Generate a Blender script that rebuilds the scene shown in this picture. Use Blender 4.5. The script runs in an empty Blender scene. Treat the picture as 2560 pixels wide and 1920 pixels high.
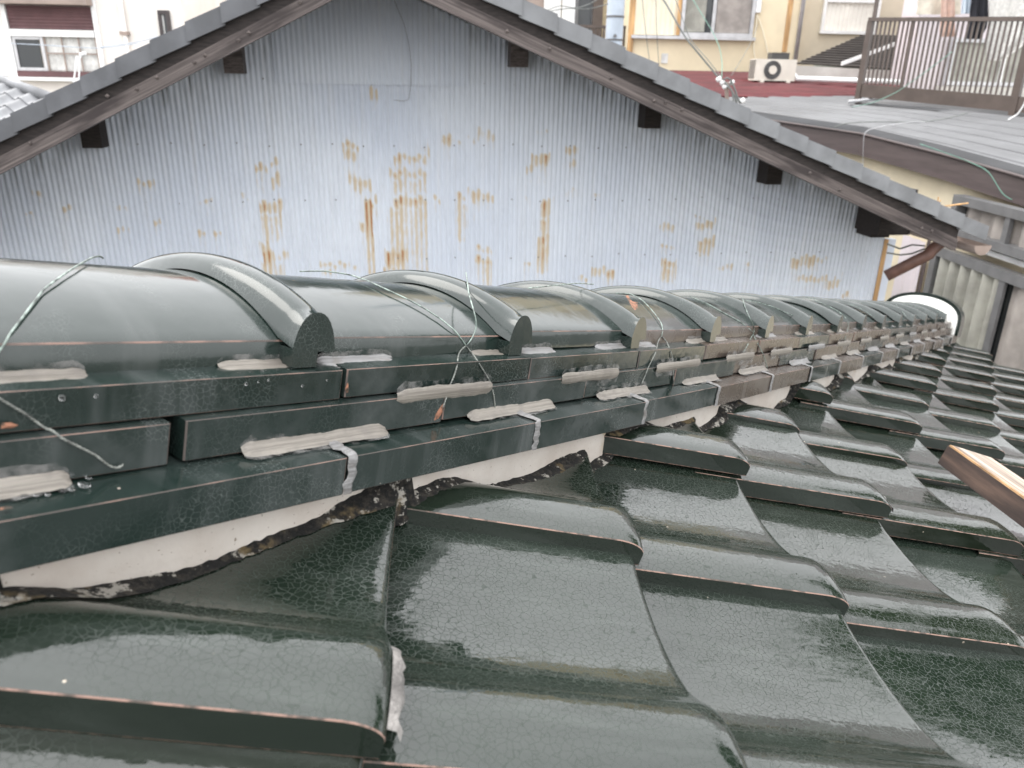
import bpy, bmesh, math, random
import numpy as np
from mathutils import Matrix, Vector
random.seed(7); rng = np.random.default_rng(11)
S = bpy.context.scene
COL = S.collection
# ------------------------------------------------------------------ camera
FPX = 1947.458
R = np.array([[0.99980764, 0.00717062, 0.01825582], [0.01961359, -0.36552424, -0.93059515], [0.0, 0.9307742, -0.36559456]])
cam = bpy.data.cameras.new('camera'); camo = bpy.data.objects.new('camera', cam); COL.objects.link(camo)
camo.matrix_world = Matrix(((R[0][0], -R[1][0], -R[2][0], 0), (R[0][1], -R[1][1], -R[2][1], 0), (R[0][2], -R[1][2], -R[2][2], 0), (0, 0, 0, 1)))
cam.sensor_width = 36; cam.lens = FPX / 2560 * 36; cam.clip_start = .02; cam.clip_end = 300
cam.dof.use_dof = True; cam.dof.focus_distance = .95; cam.dof.aperture_fstop = 10.0
S.camera = camo
# ------------------------------------------------------------------ sky, sun, exposure
W = bpy.data.worlds.new('World'); S.world = W; W.use_nodes = True
nt = W.node_tree; bg = nt.nodes['Background']
sky = nt.nodes.new('ShaderNodeTexSky'); sky.sky_type = 'NISHITA'; sky.sun_disc = False
SUN_EL, SUN_ROT = math.radians(56), math.radians(292)
sky.sun_elevation = SUN_EL; sky.sun_rotation = SUN_ROT; sky.dust_density = 1; sky.air_density = 1
hs = nt.nodes.new('ShaderNodeHueSaturation'); hs.inputs['Saturation'].default_value = .10
nt.links.new(sky.outputs[0], hs.inputs['Color'])
# overcast: an even cloud deck over the clear sky, a little brighter towards the zenith
tcw = nt.nodes.new('ShaderNodeTexCoord'); sep = nt.nodes.new('ShaderNodeSeparateXYZ'); nt.links.new(tcw.outputs['Generated'], sep.inputs[0])
cn = nt.nodes.new('ShaderNodeTexNoise'); cn.inputs['Scale'].default_value = 2.2; cn.inputs['Detail'].default_value = 4; nt.links.new(tcw.outputs['Generated'], cn.inputs['Vector'])
m1 = nt.nodes.new('ShaderNodeMath'); m1.operation = 'MULTIPLY_ADD'; nt.links.new(sep.outputs[2], m1.inputs[0]); m1.inputs[1].default_value = 6.0; m1.inputs[2].default_value = 5.4
m2 = nt.nodes.new('ShaderNodeMath'); m2.operation = 'MULTIPLY_ADD'; nt.links.new(cn.outputs[0], m2.inputs[0]); m2.inputs[1].default_value = .36; m2.inputs[2].default_value = .82
m3 = nt.nodes.new('ShaderNodeMath'); m3.operation = 'MULTIPLY'; nt.links.new(m1.outputs[0], m3.inputs[0]); nt.links.new(m2.outputs[0], m3.inputs[1])
cc_ = nt.nodes.new('ShaderNodeCombineColor')
for q_ in range(3):
    mq = nt.nodes.new('ShaderNodeMath'); mq.operation = 'MULTIPLY'; nt.links.new(m3.outputs[0], mq.inputs[0]); mq.inputs[1].default_value = (1., 1., 1.02)[q_]; nt.links.new(mq.outputs[0], cc_.inputs[q_])
mxw = nt.nodes.new('ShaderNodeMix'); mxw.data_type = 'RGBA'; mxw.inputs[0].default_value = .75; nt.links.new(hs.outputs[0], mxw.inputs[6]); nt.links.new(cc_.outputs[0], mxw.inputs[7])
nt.links.new(mxw.outputs[2], bg.inputs['Color'])
bg.inputs['Strength'].default_value = .13
sl = bpy.data.lights.new('sun', 'SUN'); sl.energy = .5; sl.angle = math.radians(35); sl.color = (1, .96, .9)
so = bpy.data.objects.new('sun', sl); COL.objects.link(so)
sd = Vector((math.sin(SUN_ROT) * math.cos(SUN_EL), math.cos(SUN_ROT) * math.cos(SUN_EL), math.sin(SUN_EL)))
so.rotation_euler = (-sd).to_track_quat('-Z', 'Y').to_euler()
S.view_settings.view_transform = 'Standard'; S.view_settings.look = 'None'
S.view_settings.gamma = 1; S.view_settings.use_curve_mapping = False
S.view_settings.exposure = 1.65
try:
    S.cycles.use_denoising = True; S.cycles.max_bounces = 8
except Exception: pass

# ------------------------------------------------------------------ node helpers
class NM:
    def __init__(s, name):
        s.m = bpy.data.materials.new(name); s.m.use_nodes = True; s.t = s.m.node_tree
        s.b = s.t.nodes['Principled BSDF']
    def n(s, typ, **k):
        x = s.t.nodes.new('ShaderNode' + typ)
        for a, v in k.items(): setattr(x, a, v)
        return x
    def set(s, x, key, v):
        i = x.inputs[key]
        if hasattr(v, 'links') or isinstance(v, bpy.types.NodeSocket): s.t.links.new(v, i)
        else: i.default_value = v
    def math(s, op, a, b=0., c=None, clamp=False):
        x = s.n('Math', operation=op, use_clamp=clamp); s.set(x, 0, a); s.set(x, 1, b)
        if c is not None: s.set(x, 2, c)
        return x.outputs[0]
    def mix(s, f, a, b):
        x = s.n('Mix', data_type='RGBA'); s.set(x, 0, f); s.set(x, 6, a); s.set(x, 7, b); return x.outputs[2]
    def mixf(s, f, a, b):
        x = s.n('Mix', data_type='FLOAT'); s.set(x, 0, f); s.set(x, 2, a); s.set(x, 3, b); return x.outputs[0]
    def ramp(s, f, lo, hi, a=0., b=1.):
        x = s.n('MapRange', interpolation_type='SMOOTHSTEP'); s.set(x, 0, f); s.set(x, 1, lo); s.set(x, 2, hi); s.set(x, 3, a); s.set(x, 4, b); return x.outputs[0]
    def coord(s, scale=(1, 1, 1), rnd=0., kind='Object'):
        tc = s.n('TexCoord').outputs[kind]
        if rnd:
            oi = s.n('ObjectInfo').outputs['Random']
            c = s.n('CombineXYZ'); s.set(c, 0, s.math('MULTIPLY', oi, rnd)); s.set(c, 1, s.math('MULTIPLY', oi, rnd * 2.3)); s.set(c, 2, s.math('MULTIPLY', oi, rnd * .7))
            v = s.n('VectorMath', operation='ADD'); s.set(v, 0, tc); s.set(v, 1, c.outputs[0]); tc = v.outputs[0]
        if scale != (1, 1, 1):
            v = s.n('VectorMath', operation='MULTIPLY'); s.set(v, 0, tc); s.set(v, 1, scale); tc = v.outputs[0]
        return tc
    def noise(s, co, scale, detail=3, rough=.55):
        x = s.n('TexNoise'); s.set(x, 'Vector', co); s.set(x, 'Scale', scale); s.set(x, 'Detail', detail); s.set(x, 'Roughness', rough); return x.outputs['Fac']
    def bump(s, hgt, strength, dist):
        x = s.n('Bump'); s.set(x, 'Height', hgt); s.set(x, 'Strength', strength); s.set(x, 'Distance', dist); s.t.links.new(x.outputs[0], s.b.inputs['Normal']); return x
    def out(s, **k):
        for a, v in k.items():
            s.set(s.b, a.replace('_', ' '), v)
        return s.m
def c4(r, g=None, b=None):
    if g is None: g = b = r
    return (r, g, b, 1)

def simple(name, col, rough=.6, var=.15, scale=6., metal=0., streak=None, bump=0., spec=.5, rnd=0.):
    k = NM(name); co = k.coord(streak or (1, 1, 1), 9.)
    f = k.noise(co, scale, 5)
    dark = tuple(x * (1 - var * 1.6) for x in col) + (1,); lite = tuple(min(1, x * (1 + var)) for x in col) + (1,)
    cc = k.mix(k.ramp(f, .3, .7), dark, lite)
    if rnd:
        oi = k.n('ObjectInfo').outputs['Random']
        cc = k.mix(k.math('MULTIPLY', oi, rnd), cc, c4(*[x * .55 for x in col]))
    if bump: k.bump(k.noise(co, scale * 6, 4), bump, .01)
    return k.out(Base_Color=cc, Roughness=rough, Metallic=metal, Specular_IOR_Level=spec)

# ------------------------------------------------------------------ materials
def glaze_tile(name='green_wet_glaze', crack=1.):
    k = NM(name); co = k.coord(rnd=7.)
    wob = k.n('TexNoise'); k.set(wob, 'Vector', co); k.set(wob, 'Scale', 90.); k.set(wob, 'Detail', 2.)
    wv = k.n('VectorMath', operation='MULTIPLY_ADD'); k.set(wv, 0, wob.outputs['Color']); k.set(wv, 1, (.0035, .0035, .0035)); k.set(wv, 2, co)
    line = None
    for sc, w in ((180., .055), (430., .045)):
        v = k.n('TexVoronoi', feature='DISTANCE_TO_EDGE'); k.set(v, 'Vector', wv.outputs[0]); k.set(v, 'Scale', sc)
        l = k.ramp(v.outputs['Distance'], 0., w * (1.15 if sc < 200 else 1.), 1., 0.)
        if sc > 200: l = k.math('MULTIPLY', l, k.ramp(k.noise(co, 40.), .5, .62))
        line = l if line is None else k.math('MAXIMUM', line, l)
    mask = k.ramp(k.noise(co, 6., 2), .30, .54, .15, 1.)
    line = k.math('MULTIPLY', k.math('MULTIPLY', line, mask), crack)
    tone = k.mix(k.ramp(k.noise(co, 5., 3), .3, .7), c4(.0072, .0128, .0090), c4(.0125, .0195, .0140))
    oi = k.n('ObjectInfo').outputs['Random']
    tone = k.mix(k.math('MULTIPLY', oi, .8), tone, c4(.0105, .0140, .0080))
    col = k.mix(k.math('MULTIPLY', line, .62), tone, c4(.038, .048, .040))
    film = k.ramp(k.noise(k.coord((3, 26, 10), 3.), 2.2, 5), .48, .8, 0., .15)
    col = k.mix(film, col, c4(.12, .14, .125))
    spk = k.n('TexVoronoi'); k.set(spk, 'Vector', co); k.set(spk, 'Scale', 42.)
    sp = k.math('MULTIPLY', k.ramp(spk.outputs['Distance'], .05, .075, 1., 0.), k.ramp(k.noise(co, 21., 1), .62, .66))
    col = k.mix(sp, col, c4(.45, .38, .30))
    rough = k.mixf(line, k.ramp(k.noise(co, 11., 4), .3, .8, .015, .07), .5)
    rough = k.math('MAXIMUM', rough, k.math('MULTIPLY', film, .8))
    hgt = k.math('ADD', k.math('MULTIPLY', k.noise(k.coord((1, 1.6, 1), 5.), 42., 2), 1.), k.math('MULTIPLY', k.noise(k.coord((9, 1, 1), 4.), 34., 3), .16))
    hgt = k.math('ADD', hgt, k.math('MULTIPLY', line, -.05)); hgt = k.math('ADD', hgt, k.math('MULTIPLY', sp, .5))
    k.bump(hgt, .36, .0010)
    return k.out(Base_Color=col, Roughness=rough, Specular_IOR_Level=k.mixf(line, .66, .30), IOR=1.52)
def glaze_ridge(name, base, haze, hz, r0, sp_=.58):
    k = NM(name); co = k.coord(rnd=5.)
    wob = k.n('TexNoise'); k.set(wob, 'Vector', co); k.set(wob, 'Scale', 80.)
    wv = k.n('VectorMath', operation='MULTIPLY_ADD'); k.set(wv, 0, wob.outputs['Color']); k.set(wv, 1, (.008, .008, .008)); k.set(wv, 2, co)
    v = k.n('TexVoronoi', feature='DISTANCE_TO_EDGE'); k.set(v, 'Vector', wv.outputs[0]); k.set(v, 'Scale', 230.)
    line = k.math('MULTIPLY', k.ramp(v.outputs['Distance'], 0., .05, 1., 0.), k.ramp(k.noise(co, 14., 2), .45, .65, .05, 1.))
    st = k.ramp(k.noise(k.coord((14, 3, 2.), 5.), 1.3, 4, .6), .5, .8)
    cl = k.ramp(k.noise(co, 9., 5, .65), .42, .85)
    hzf = k.math('MULTIPLY', k.math('MAXIMUM', st, cl), hz, clamp=True)
    col = k.mix(hzf, base, haze)
    col = k.mix(k.math('MULTIPLY', line, .35), col, c4(.16, .18, .17))
    spk = k.n('TexVoronoi'); k.set(spk, 'Vector', co); k.set(spk, 'Scale', 60.)
    sp = k.math('MULTIPLY', k.ramp(spk.outputs['Distance'], .04, .07, 1., 0.), k.ramp(k.noise(co, 23., 1), .64, .66))
    col = k.mix(sp, col, c4(.5, .42, .36))
    rough = k.math('ADD', k.mixf(hzf, r0, .48), k.math('MULTIPLY', line, .15))
    k.bump(k.math('ADD', k.noise(co, 30., 2), k.math('MULTIPLY', k.noise(co, 260., 2), .06)), .35, .0012)
    return k.out(Base_Color=col, Roughness=rough, Specular_IOR_Level=sp_)
M = {}
M['tile'] = glaze_tile(); M['lip'] = glaze_tile('green_lip_glaze', .06)
M['ridge'] = glaze_ridge('green_hazy_glaze', c4(.0095, .0185, .0155), c4(.125, .135, .135), .52, .13)
M['cap'] = glaze_ridge('green_cap_glaze', c4(.0095, .0185, .0150), c4(.11, .118, .114), .36, .11, .66)
M['brownglaze'] = glaze_ridge('brown_grey_glaze', c4(.060, .044, .033), c4(.16, .148, .138), .55, .25)  # browner tint, given at random to tiles farther along the ridge
def clay():
    k = NM('bare_clay_edge'); co = k.coord(rnd=6.)
    c = k.mix(k.ramp(k.noise(co, 90., 4), .45, .62), c4(.27, .17, .135), c4(.07, .055, .045))
    return k.out(Base_Color=c, Roughness=.75)
M['clay'] = clay()
def clay_faint():
    k = NM('worn_glaze_arris'); co = k.coord(rnd=6.)
    c = k.mix(k.ramp(k.noise(co, 26., 4), .42, .62), c4(.07, .055, .048), c4(.20, .125, .10))
    return k.out(Base_Color=c, Roughness=.6)
M['clay_faint'] = clay_faint()
def chipmat():
    k = NM('raw_clay_chip'); co = k.coord(rnd=6.)
    return k.out(Base_Color=k.mix(k.ramp(k.noise(co, 150., 4), .45, .6), c4(.27, .125, .075), c4(.05, .04, .03)), Roughness=.9)
M['chip'] = chipmat()
def sealmat(name, c1, c2):
    k = NM(name); co = k.coord(rnd=4.)
    lines = k.noise(k.coord((5, 260, 260), 4.), 2., 4)
    c = k.mix(k.ramp(lines, .35, .65), c1, c2)
    c = k.mix(k.ramp(k.noise(co, 60., 4), .46, .72, 0, .7), c, c4(.14, .125, .11))
    k.bump(lines, .5, .002)
    return k.out(Base_Color=c, Roughness=.42)
M['seal'] = sealmat('beige_silicone', c4(.15, .135, .115), c4(.235, .215, .185))
M['seal2'] = sealmat('grey_silicone', c4(.15, .148, .146), c4(.24, .238, .236))
def filmmat():
    k = NM('thin_sealant_smear'); co = k.coord(rnd=4.)
    a = k.ramp(k.noise(co, 55., 4, .6), .38, .66, .0, .5)
    return k.out(Base_Color=c4(.27, .265, .255), Roughness=.5, Alpha=a)
M['film'] = filmmat()
def plaster():
    k = NM('white_lime_plaster'); co = k.coord()
    c = k.mix(k.ramp(k.noise(co, 14., 5), .35, .7), c4(.47, .42, .37), c4(.57, .53, .48))
    c = k.mix(k.ramp(k.noise(co, 330., 2), .68, .74), c, c4(.22, .18, .14))
    c = k.mix(k.ramp(k.noise(co, 6., 5, .7), .62, .75), c, c4(.36, .27, .14))
    k.bump(k.noise(co, 120., 4), .35, .003)
    return k.out(Base_Color=c, Roughness=.9)
M['plaster'] = plaster(); M['mortar'] = simple('pale_pointing_mortar', (.27, .255, .24), .9, .35, 40., bump=.6)
def grime():
    k = NM('black_moss_and_flaked_mortar'); co = k.coord()
    c = k.mix(k.ramp(k.noise(co, 120., 5, .7), .45, .62), c4(.005, .005, .0045), c4(.035, .030, .023))
    fl = k.ramp(k.noise(k.coord((1, 1, 1)), 55., 5, .72), .56, .60)
    c = k.mix(fl, c, c4(.36, .34, .30))
    c = k.mix(k.ramp(k.noise(co, 30., 4), .58, .68), c, c4(.13, .095, .045))
    k.bump(k.noise(co, 160., 5, .7), 1., .006)
    return k.out(Base_Color=c, Roughness=.95)
M['grime'] = grime()
M['wire'] = simple('pale_green_tie_wire', (.21, .26, .23), .4, .5, 140.)
M['wiregrey'] = simple('tarnished_tie_wire', (.20, .21, .19), .45, .4, 160.)
M['dark'] = simple('dark_underside', (.02, .02, .02), .9)
k_ = NM('rain_water'); M['water'] = k_.out(Base_Color=c4(.9), Roughness=.02, Transmission_Weight=1., IOR=1.33)
def plankmat():
    k = NM('weathered_plank'); co = k.coord((2.5, 70, 30))
    g = k.noise(co, 1., 6, .6)
    c = k.mix(k.ramp(g, .35, .65), c4(.15, .112, .09), c4(.46, .385, .31))
    return k.out(Base_Color=c, Roughness=.7)
M['plank'] = plankmat()
def plankside():
    k = NM('dark_wet_plank_edge'); co = k.coord((4, 40, 40))
    c = k.mix(k.ramp(k.noise(co, 1.4, 6, .65), .35, .8), c4(.030, .020, .017), c4(.11, .070, .052))
    return k.out(Base_Color=c, Roughness=.6)
M['plankside'] = plankside()
M['plankraw'] = simple('raw_orange_plank_corner', (.36, .22, .11), .7, .3, 30.)
# wall
def corrugated():
    k = NM('pale_blue_corrugated_iron')
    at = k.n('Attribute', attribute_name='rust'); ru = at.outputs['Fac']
    at2 = k.n('Attribute', attribute_name='mildew_shade'); gr = at2.outputs['Fac']
    co = k.coord()
    base = k.mix(k.ramp(k.noise(co, 1.3, 4), .3, .7), c4(.585, .64, .73), c4(.665, .715, .785))
    base = k.mix(k.ramp(k.noise(k.coord((30, 30, 1.2)), 1., 4), .5, .85, 0., .35), base, c4(.66, .66, .66))
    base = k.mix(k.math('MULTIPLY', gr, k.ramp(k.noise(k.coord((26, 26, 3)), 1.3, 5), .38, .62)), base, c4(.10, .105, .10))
    nz = k.noise(k.coord((50, 50, 16)), 1., 4, .6)
    r1 = k.ramp(k.math('ADD', ru, k.math('MULTIPLY', k.math('SUBTRACT', nz, .5), .45)), .06, .38)
    c = k.mix(k.math('MULTIPLY', r1, .85), base, c4(.56, .45, .29))
    r2 = k.ramp(k.math('ADD', ru, k.math('MULTIPLY', k.math('SUBTRACT', nz, .5), .6)), .42, .85)
    c = k.mix(r2, c, c4(.37, .165, .06))
    return k.out(Base_Color=c, Roughness=.55)
M['iron'] = corrugated()
M['grout'] = simple('verge_joint_mortar', (.42, .33, .27), .9)
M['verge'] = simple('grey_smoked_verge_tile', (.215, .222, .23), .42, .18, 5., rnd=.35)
M['verge_shaded'] = simple('shaded_smoked_verge_tile', (.125, .13, .14), .42, .18, 5., rnd=.35)  # left slope's copy, darkened because the right tops catch more light
M['roofgrey'] = simple('grey_smoked_roof_tile', (.25, .255, .265), .4, .2, 5., rnd=.4)
def barge():
    k = NM('weathered_brown_timber'); tc = k.coord((1.2, 60, 60))
    g = k.noise(tc, 1.6, 6, .65)
    c = k.mix(k.ramp(g, .3, .7), c4(.045, .036, .034), c4(.165, .138, .128))
    c = k.mix(k.ramp(k.noise(k.coord((2, 14, 14)), 1., 5), .5, .7), c, c4(.035, .027, .026))
    k.bump(g, .5, .004)
    return k.out(Base_Color=c, Roughness=.75)
M['timber'] = barge()
M['darktimber'] = simple('soot_dark_timber', (.028, .022, .02), .8, .3, 8., streak=(1, 12, 12))
M['rustpipe'] = simple('rust_brown_pipe', (.15, .08, .062), .5, .25, 8.)
M['cream'] = simple('cream_render', (.66, .58, .43), .85, .07, 3.)
M['yellow'] = simple('pale_yellow_render', (.76, .66, .47), .85, .06, 2.)
M['beige'] = simple('beige_render', (.62, .55, .43), .85, .06, 2.)
M['white_r'] = simple('off_white_render', (.74, .70, .655), .85, .05, 2.)
M['whitep'] = simple('white_paint', (.80, .80, .79), .5, .05, 4.)
M['alu'] = simple('silver_aluminium', (.55, .55, .56), .35, .08, 8., metal=.4)
M['greyal'] = simple('grey_aluminium_frame', (.14, .14, .142), .45, .1, 8.)
M['maroon'] = simple('maroon_shutter', (.115, .055, .058), .5, .1, 5.)
M['taupe'] = simple('taupe_shutter_box', (.30, .235, .20), .5, .1, 5.)
M['bronze'] = simple('dark_bronze_frame', (.045, .035, .035), .4, .1, 8.)
M['brownal'] = simple('brown_aluminium', (.098, .075, .063), .42, .1, 8., metal=.1)
M['fascia'] = simple('dark_brown_fascia', (.085, .066, .064), .5, .12, 3., streak=(1, 1, 9))
M['curtain'] = simple('pale_curtain', (.62, .62, .60), .9, .12, 9.)
M['greycurt'] = simple('grey_green_curtain', (.33, .325, .285), .8, .15, 5.)
M['brncurt'] = simple('brown_grey_curtain', (.33, .30, .275), .8, .15, 5.)
M['pole'] = simple('grey_galvanised_pole', (.36, .41, .47), .5, .1, 4.)
M['redmetal'] = simple('dark_red_metal_roof', (.125, .021, .024), .42, .3, 3., streak=(.6, 8, 1))
M['olive'] = simple('olive_grey_fascia', (.27, .28, .235), .6, .1, 4.)
M['slatebl'] = simple('dark_brown_grey_slats', (.075, .066, .06), .6, .12, 5.)
M['steel'] = simple('weathered_grey_sheet', (.135, .138, .143), .5, .12, 2.5, streak=(.5, .5, 6))
M['lilac'] = simple('lilac_white_siding', (.64, .58, .60), .6, .05, 3.)
M['redwall'] = simple('brick_red_siding', (.42, .13, .075), .6, .12, 4.)
M['shutcream'] = simple('cream_storm_shutter', (.78, .71, .55), .5, .05, 3.)
M['shutwhite'] = simple('white_storm_shutter', (.80, .77, .70), .5, .05, 3.)
M['black'] = simple('black_cloth', (.02, .02, .026), .9, .2, 6.)
M['pale_cloth'] = simple('cream_patterned_cloth', (.74, .69, .58), .9, .1, 14.)
M['blue_cloth'] = simple('light_blue_cloth', (.60, .68, .76), .9, .06, 8.)
M['lace'] = simple('white_lace_cloth', (.76, .74, .70), .9, .1, 30.)
M['pink_cloth'] = simple('peach_towel', (.66, .46, .38), .9, .08, 12.)
M['acbody'] = simple('cream_ac_casing', (.70, .66, .58), .5, .05, 4.)
M['acdark'] = simple('dark_fan_grille', (.06, .06, .058), .6)
M['cable'] = simple('grey_cable', (.16, .17, .16), .6, .2, 4.)
M['cablegreen'] = simple('green_sheathed_wire', (.16, .30, .24), .5, .2, 4.)
M['ground'] = simple('worn_concrete', (.13, .127, .12), .9, .25, 1.5)
M['concrete'] = simple('pale_concrete', (.60, .58, .54), .9, .1, 3.)
k_ = NM('window_glass'); M['glass'] = k_.out(Base_Color=c4(.03, .034, .036), Roughness=.06, Specular_IOR_Level=.6)
k_ = NM('leaves'); oi = k_.coord(); M['leaf'] = k_.out(Base_Color=k_.mix(k_.ramp(k_.noise(oi, 5., 3), .35, .65), c4(.035, .075, .02), c4(.10, .17, .045)), Roughness=.6)
M['bark'] = simple('bark', (.10, .075, .055), .9, .3, 8.)
M['rustpost'] = simple('rust_stained_trim', (.55, .33, .15), .7, .3, 2., streak=(9, 9, 1))

# ------------------------------------------------------------------ geometry helpers
class MB:
    def __init__(s): s.v = []; s.f = []; s.m = []
    def add(s, verts, faces, mi=0):
        o = len(s.v); s.v += [tuple(map(float, v)) for v in verts]; s.f += [tuple(i + o for i in f) for f in faces]; s.m += [mi] * len(faces)
    def hexa(s, p, mi=0):   # 8 points: bottom ring 0-3, top ring 4-7
        s.add(p, [(0, 3, 2, 1), (4, 5, 6, 7), (0, 1, 5, 4), (1, 2, 6, 5), (2, 3, 7, 6), (3, 0, 4, 7)], mi)
    def box(s, o, ax, ay, az, mi=0):  # corner + 3 edge vectors
        o, ax, ay, az = map(np.array, (o, ax, ay, az))
        s.hexa([o, o + ax, o + ax + ay, o + ay, o + az, o + ax + az, o + ax + ay + az, o + ay + az], mi)
    def tube(s, pts, r, n=8, mi=0, cap=True):
        pts = [np.array(p, float) for p in pts]; rings = []
        rr = r if hasattr(r, '__len__') else [r] * len(pts)
        up = np.array([.13, .2, .97])
        for i, p in enumerate(pts):
            t = pts[min(i + 1, len(pts) - 1)] - pts[max(i - 1, 0)]; t = t / (np.linalg.norm(t) + 1e-12)
            u = np.cross(t, up); 
            if np.linalg.norm(u) < .05: u = np.cross(t, [1, 0, 0])
            u /= np.linalg.norm(u); w = np.cross(u, t); up = w
            rings.append([p + rr[i] * (math.cos(a) * u + math.sin(a) * w) for a in np.linspace(0, 2 * math.pi, n, endpoint=False)])
        V = [q for ring in rings for q in ring]; F = []
        for i in range(len(pts) - 1):
            for j in range(n):
                k = (j + 1) % n; F.append((i * n + j, i * n + k, (i + 1) * n + k, (i + 1) * n + j))
        if cap: F += [tuple(range(n))[::-1], tuple((len(pts) - 1) * n + j for j in range(n))]
        s.add(V, F, mi)
    def grid(s, P, mi=0, flip=False):  # P[i][j] points
        a, b = len(P), len(P[0]); V = [q for r in P for q in r]
        F = [(i * b + j, i * b + j + 1, (i + 1) * b + j + 1, (i + 1) * b + j) for i in range(a - 1) for j in range(b - 1)]
        if flip: F = [f[::-1] for f in F]
        s.add(V, F, mi)
    def mesh(s, name, mats, smooth=False, center=False, angle=None):
        V = np.array(s.v); c = np.zeros(3)
        if center: c = (V.max(0) + V.min(0)) / 2; V = V - c
        me = bpy.data.meshes.new(name); me.from_pydata(V.tolist(), [], s.f)
        for m in mats: me.materials.append(M[m] if isinstance(m, str) else m)
        me.polygons.foreach_set('material_index', s.m)
        bm = bmesh.new(); bm.from_mesh(me); bmesh.ops.recalc_face_normals(bm, faces=bm.faces); bm.to_mesh(me); bm.free()
        if smooth: me.polygons.foreach_set('use_smooth', [True] * len(me.polygons))
        if smooth and angle: me.set_sharp_from_angle(angle=math.radians(angle))
        me.update(); return me, c
    def build(s, name, mats, parent=None, smooth=False, angle=None, axes=None, **props):
        if isinstance(mats, str): mats = [mats]
        if axes is not None:      # store the mesh in its own frame so that grain follows the piece
            x, z = np.array(axes[0]), np.array(axes[1]); x = x / np.linalg.norm(x); y = np.cross(z, x); y /= np.linalg.norm(y); z = np.cross(x, y)
            V = np.array(s.v); c = (V.max(0) + V.min(0)) / 2; s.v = [tuple(q) for q in (V - c) @ np.array([x, y, z]).T]
            me, _ = s.mesh(name, mats, smooth, False, angle)
            return link(name, me, Matrix(((x[0], y[0], z[0], c[0]), (x[1], y[1], z[1], c[1]), (x[2], y[2], z[2], c[2]), (0, 0, 0, 1))), parent, **props)
        me, c = s.mesh(name, mats, smooth, True, angle)
        return link(name, me, Matrix.Translation(Vector(c)), parent, **props)
def wm(o):
    m = o.matrix_basis.copy()
    return m if o.parent is None else wm(o.parent) @ o.matrix_parent_inverse @ m
def link(name, me, mat, parent=None, **props):
    o = bpy.data.objects.new(name, me); COL.objects.link(o); o.matrix_basis = mat
    if parent is not None: o.parent = parent; o.matrix_parent_inverse = wm(parent).inverted()
    for k, v in props.items(): o[k] = v
    return o
def thing(name, label, cat, loc=(0, 0, 0), group=None):
    o = bpy.data.objects.new(name, None); COL.objects.link(o); o.location = loc; o.empty_display_size = .1
    o['label'] = label; o['category'] = cat
    if group: o['group'] = group
    return o
def tag(o, label, cat, group=None, kind=None):
    o['label'] = label; o['category'] = cat
    if group: o['group'] = group
    if kind: o['kind'] = kind
    return o
def struct(o): o['kind'] = 'structure'; return o
def ray(x, y):
    v = R.T @ np.array([(x - 1280) / FPX, (y - 960) / FPX, 1.]); return v
def P(x, y, Y):   # point on the ray through a pixel of the photograph at forward distance Y
    v = ray(x, y); return v * (Y / v[1])
def Pz(x, y, z):
    v = ray(x, y); return v * (z / v[2])
class Facade:     # a vertical plane; t along it, z up, o outward towards the viewer
    def __init__(s, p0, az):
        s.p0 = np.array(p0, float); a = math.radians(az); s.w = np.array([math.sin(a), math.cos(a), 0.]); s.n = np.array([s.w[1], -s.w[0], 0.])
        if s.n @ s.p0 > 0: s.n = -s.n
    def tz(s, x, y, o=0.):
        v = ray(x, y); k = ((s.p0 + s.n * o) @ s.n) / (v @ s.n); q = v * k; return float((q - s.p0) @ s.w), float(q[2])
    def pt(s, t, z, o=0.): 
        q = s.p0 + s.w * t + s.n * o; return np.array([q[0], q[1], z])
    def slab(s, mb, t0, t1, z0, z1, o0=0., o1=.05, mi=0):
        t0, t1 = min(t0, t1), max(t0, t1); z0, z1 = min(z0, z1), max(z0, z1)
        mb.hexa([s.pt(t0, z0, o0), s.pt(t1, z0, o0), s.pt(t1, z0, o1), s.pt(t0, z0, o1), s.pt(t0, z1, o0), s.pt(t1, z1, o0), s.pt(t1, z1, o1), s.pt(t0, z1, o1)], mi)
    def rect(s, x0, y0, x1, y1, o=0.):   # pixel corners (upper left / lower right) -> t0,t1,z0,z1
        a = s.tz(x0, y0, o); b = s.tz(x1, y1, o); return min(a[0], b[0]), max(a[0], b[0]), min(a[1], b[1]), max(a[1], b[1])
    def part(s, name, mat, parent, t0, t1, z0, z1, o0=0., o1=.05, **p):
        mb = MB(); s.slab(mb, t0, t1, z0, z1, o0, o1); return mb.build(name, mat, parent, **p)
    def frame(s, name, mat, parent, t0, t1, z0, z1, w, o0, o1, **p):
        mb = MB()
        s.slab(mb, t0, t1, z0, z0 + w, o0, o1); s.slab(mb, t0, t1, z1 - w, z1, o0, o1)
        s.slab(mb, t0, t0 + w, z0 + w, z1 - w, o0, o1); s.slab(mb, t1 - w, t1, z0 + w, z1 - w, o0, o1)
        return mb.build(name, mat, parent, **p)
    def ribbed(s, name, mat, parent, t0, t1, z0, z1, o, pitch, amp, vertical=True, **p):   # ribbed sheet (curtain folds, siding, shutter slats)
        t0, t1 = min(t0, t1), max(t0, t1); z0, z1 = min(z0, z1), max(z0, z1); mb = MB(); rows = []
        if vertical:
            ts = np.arange(t0, t1 + 1e-6, pitch / 6)
            rows = [[s.pt(t, z, o + amp * math.sin(2 * math.pi * (t - t0) / pitch)) for z in (z0, z1)] for t in ts]
        else:
            zs = np.arange(z0, z1 + 1e-6, pitch / 4)
            rows = [[s.pt(t, z, o + amp * math.sin(2 * math.pi * (z - z0) / pitch)) for t in (t0, t1)] for z in zs]
        mb.grid(rows); return mb.build(name, mat, parent, smooth=True, **p)

GZ = -5.6
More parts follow.
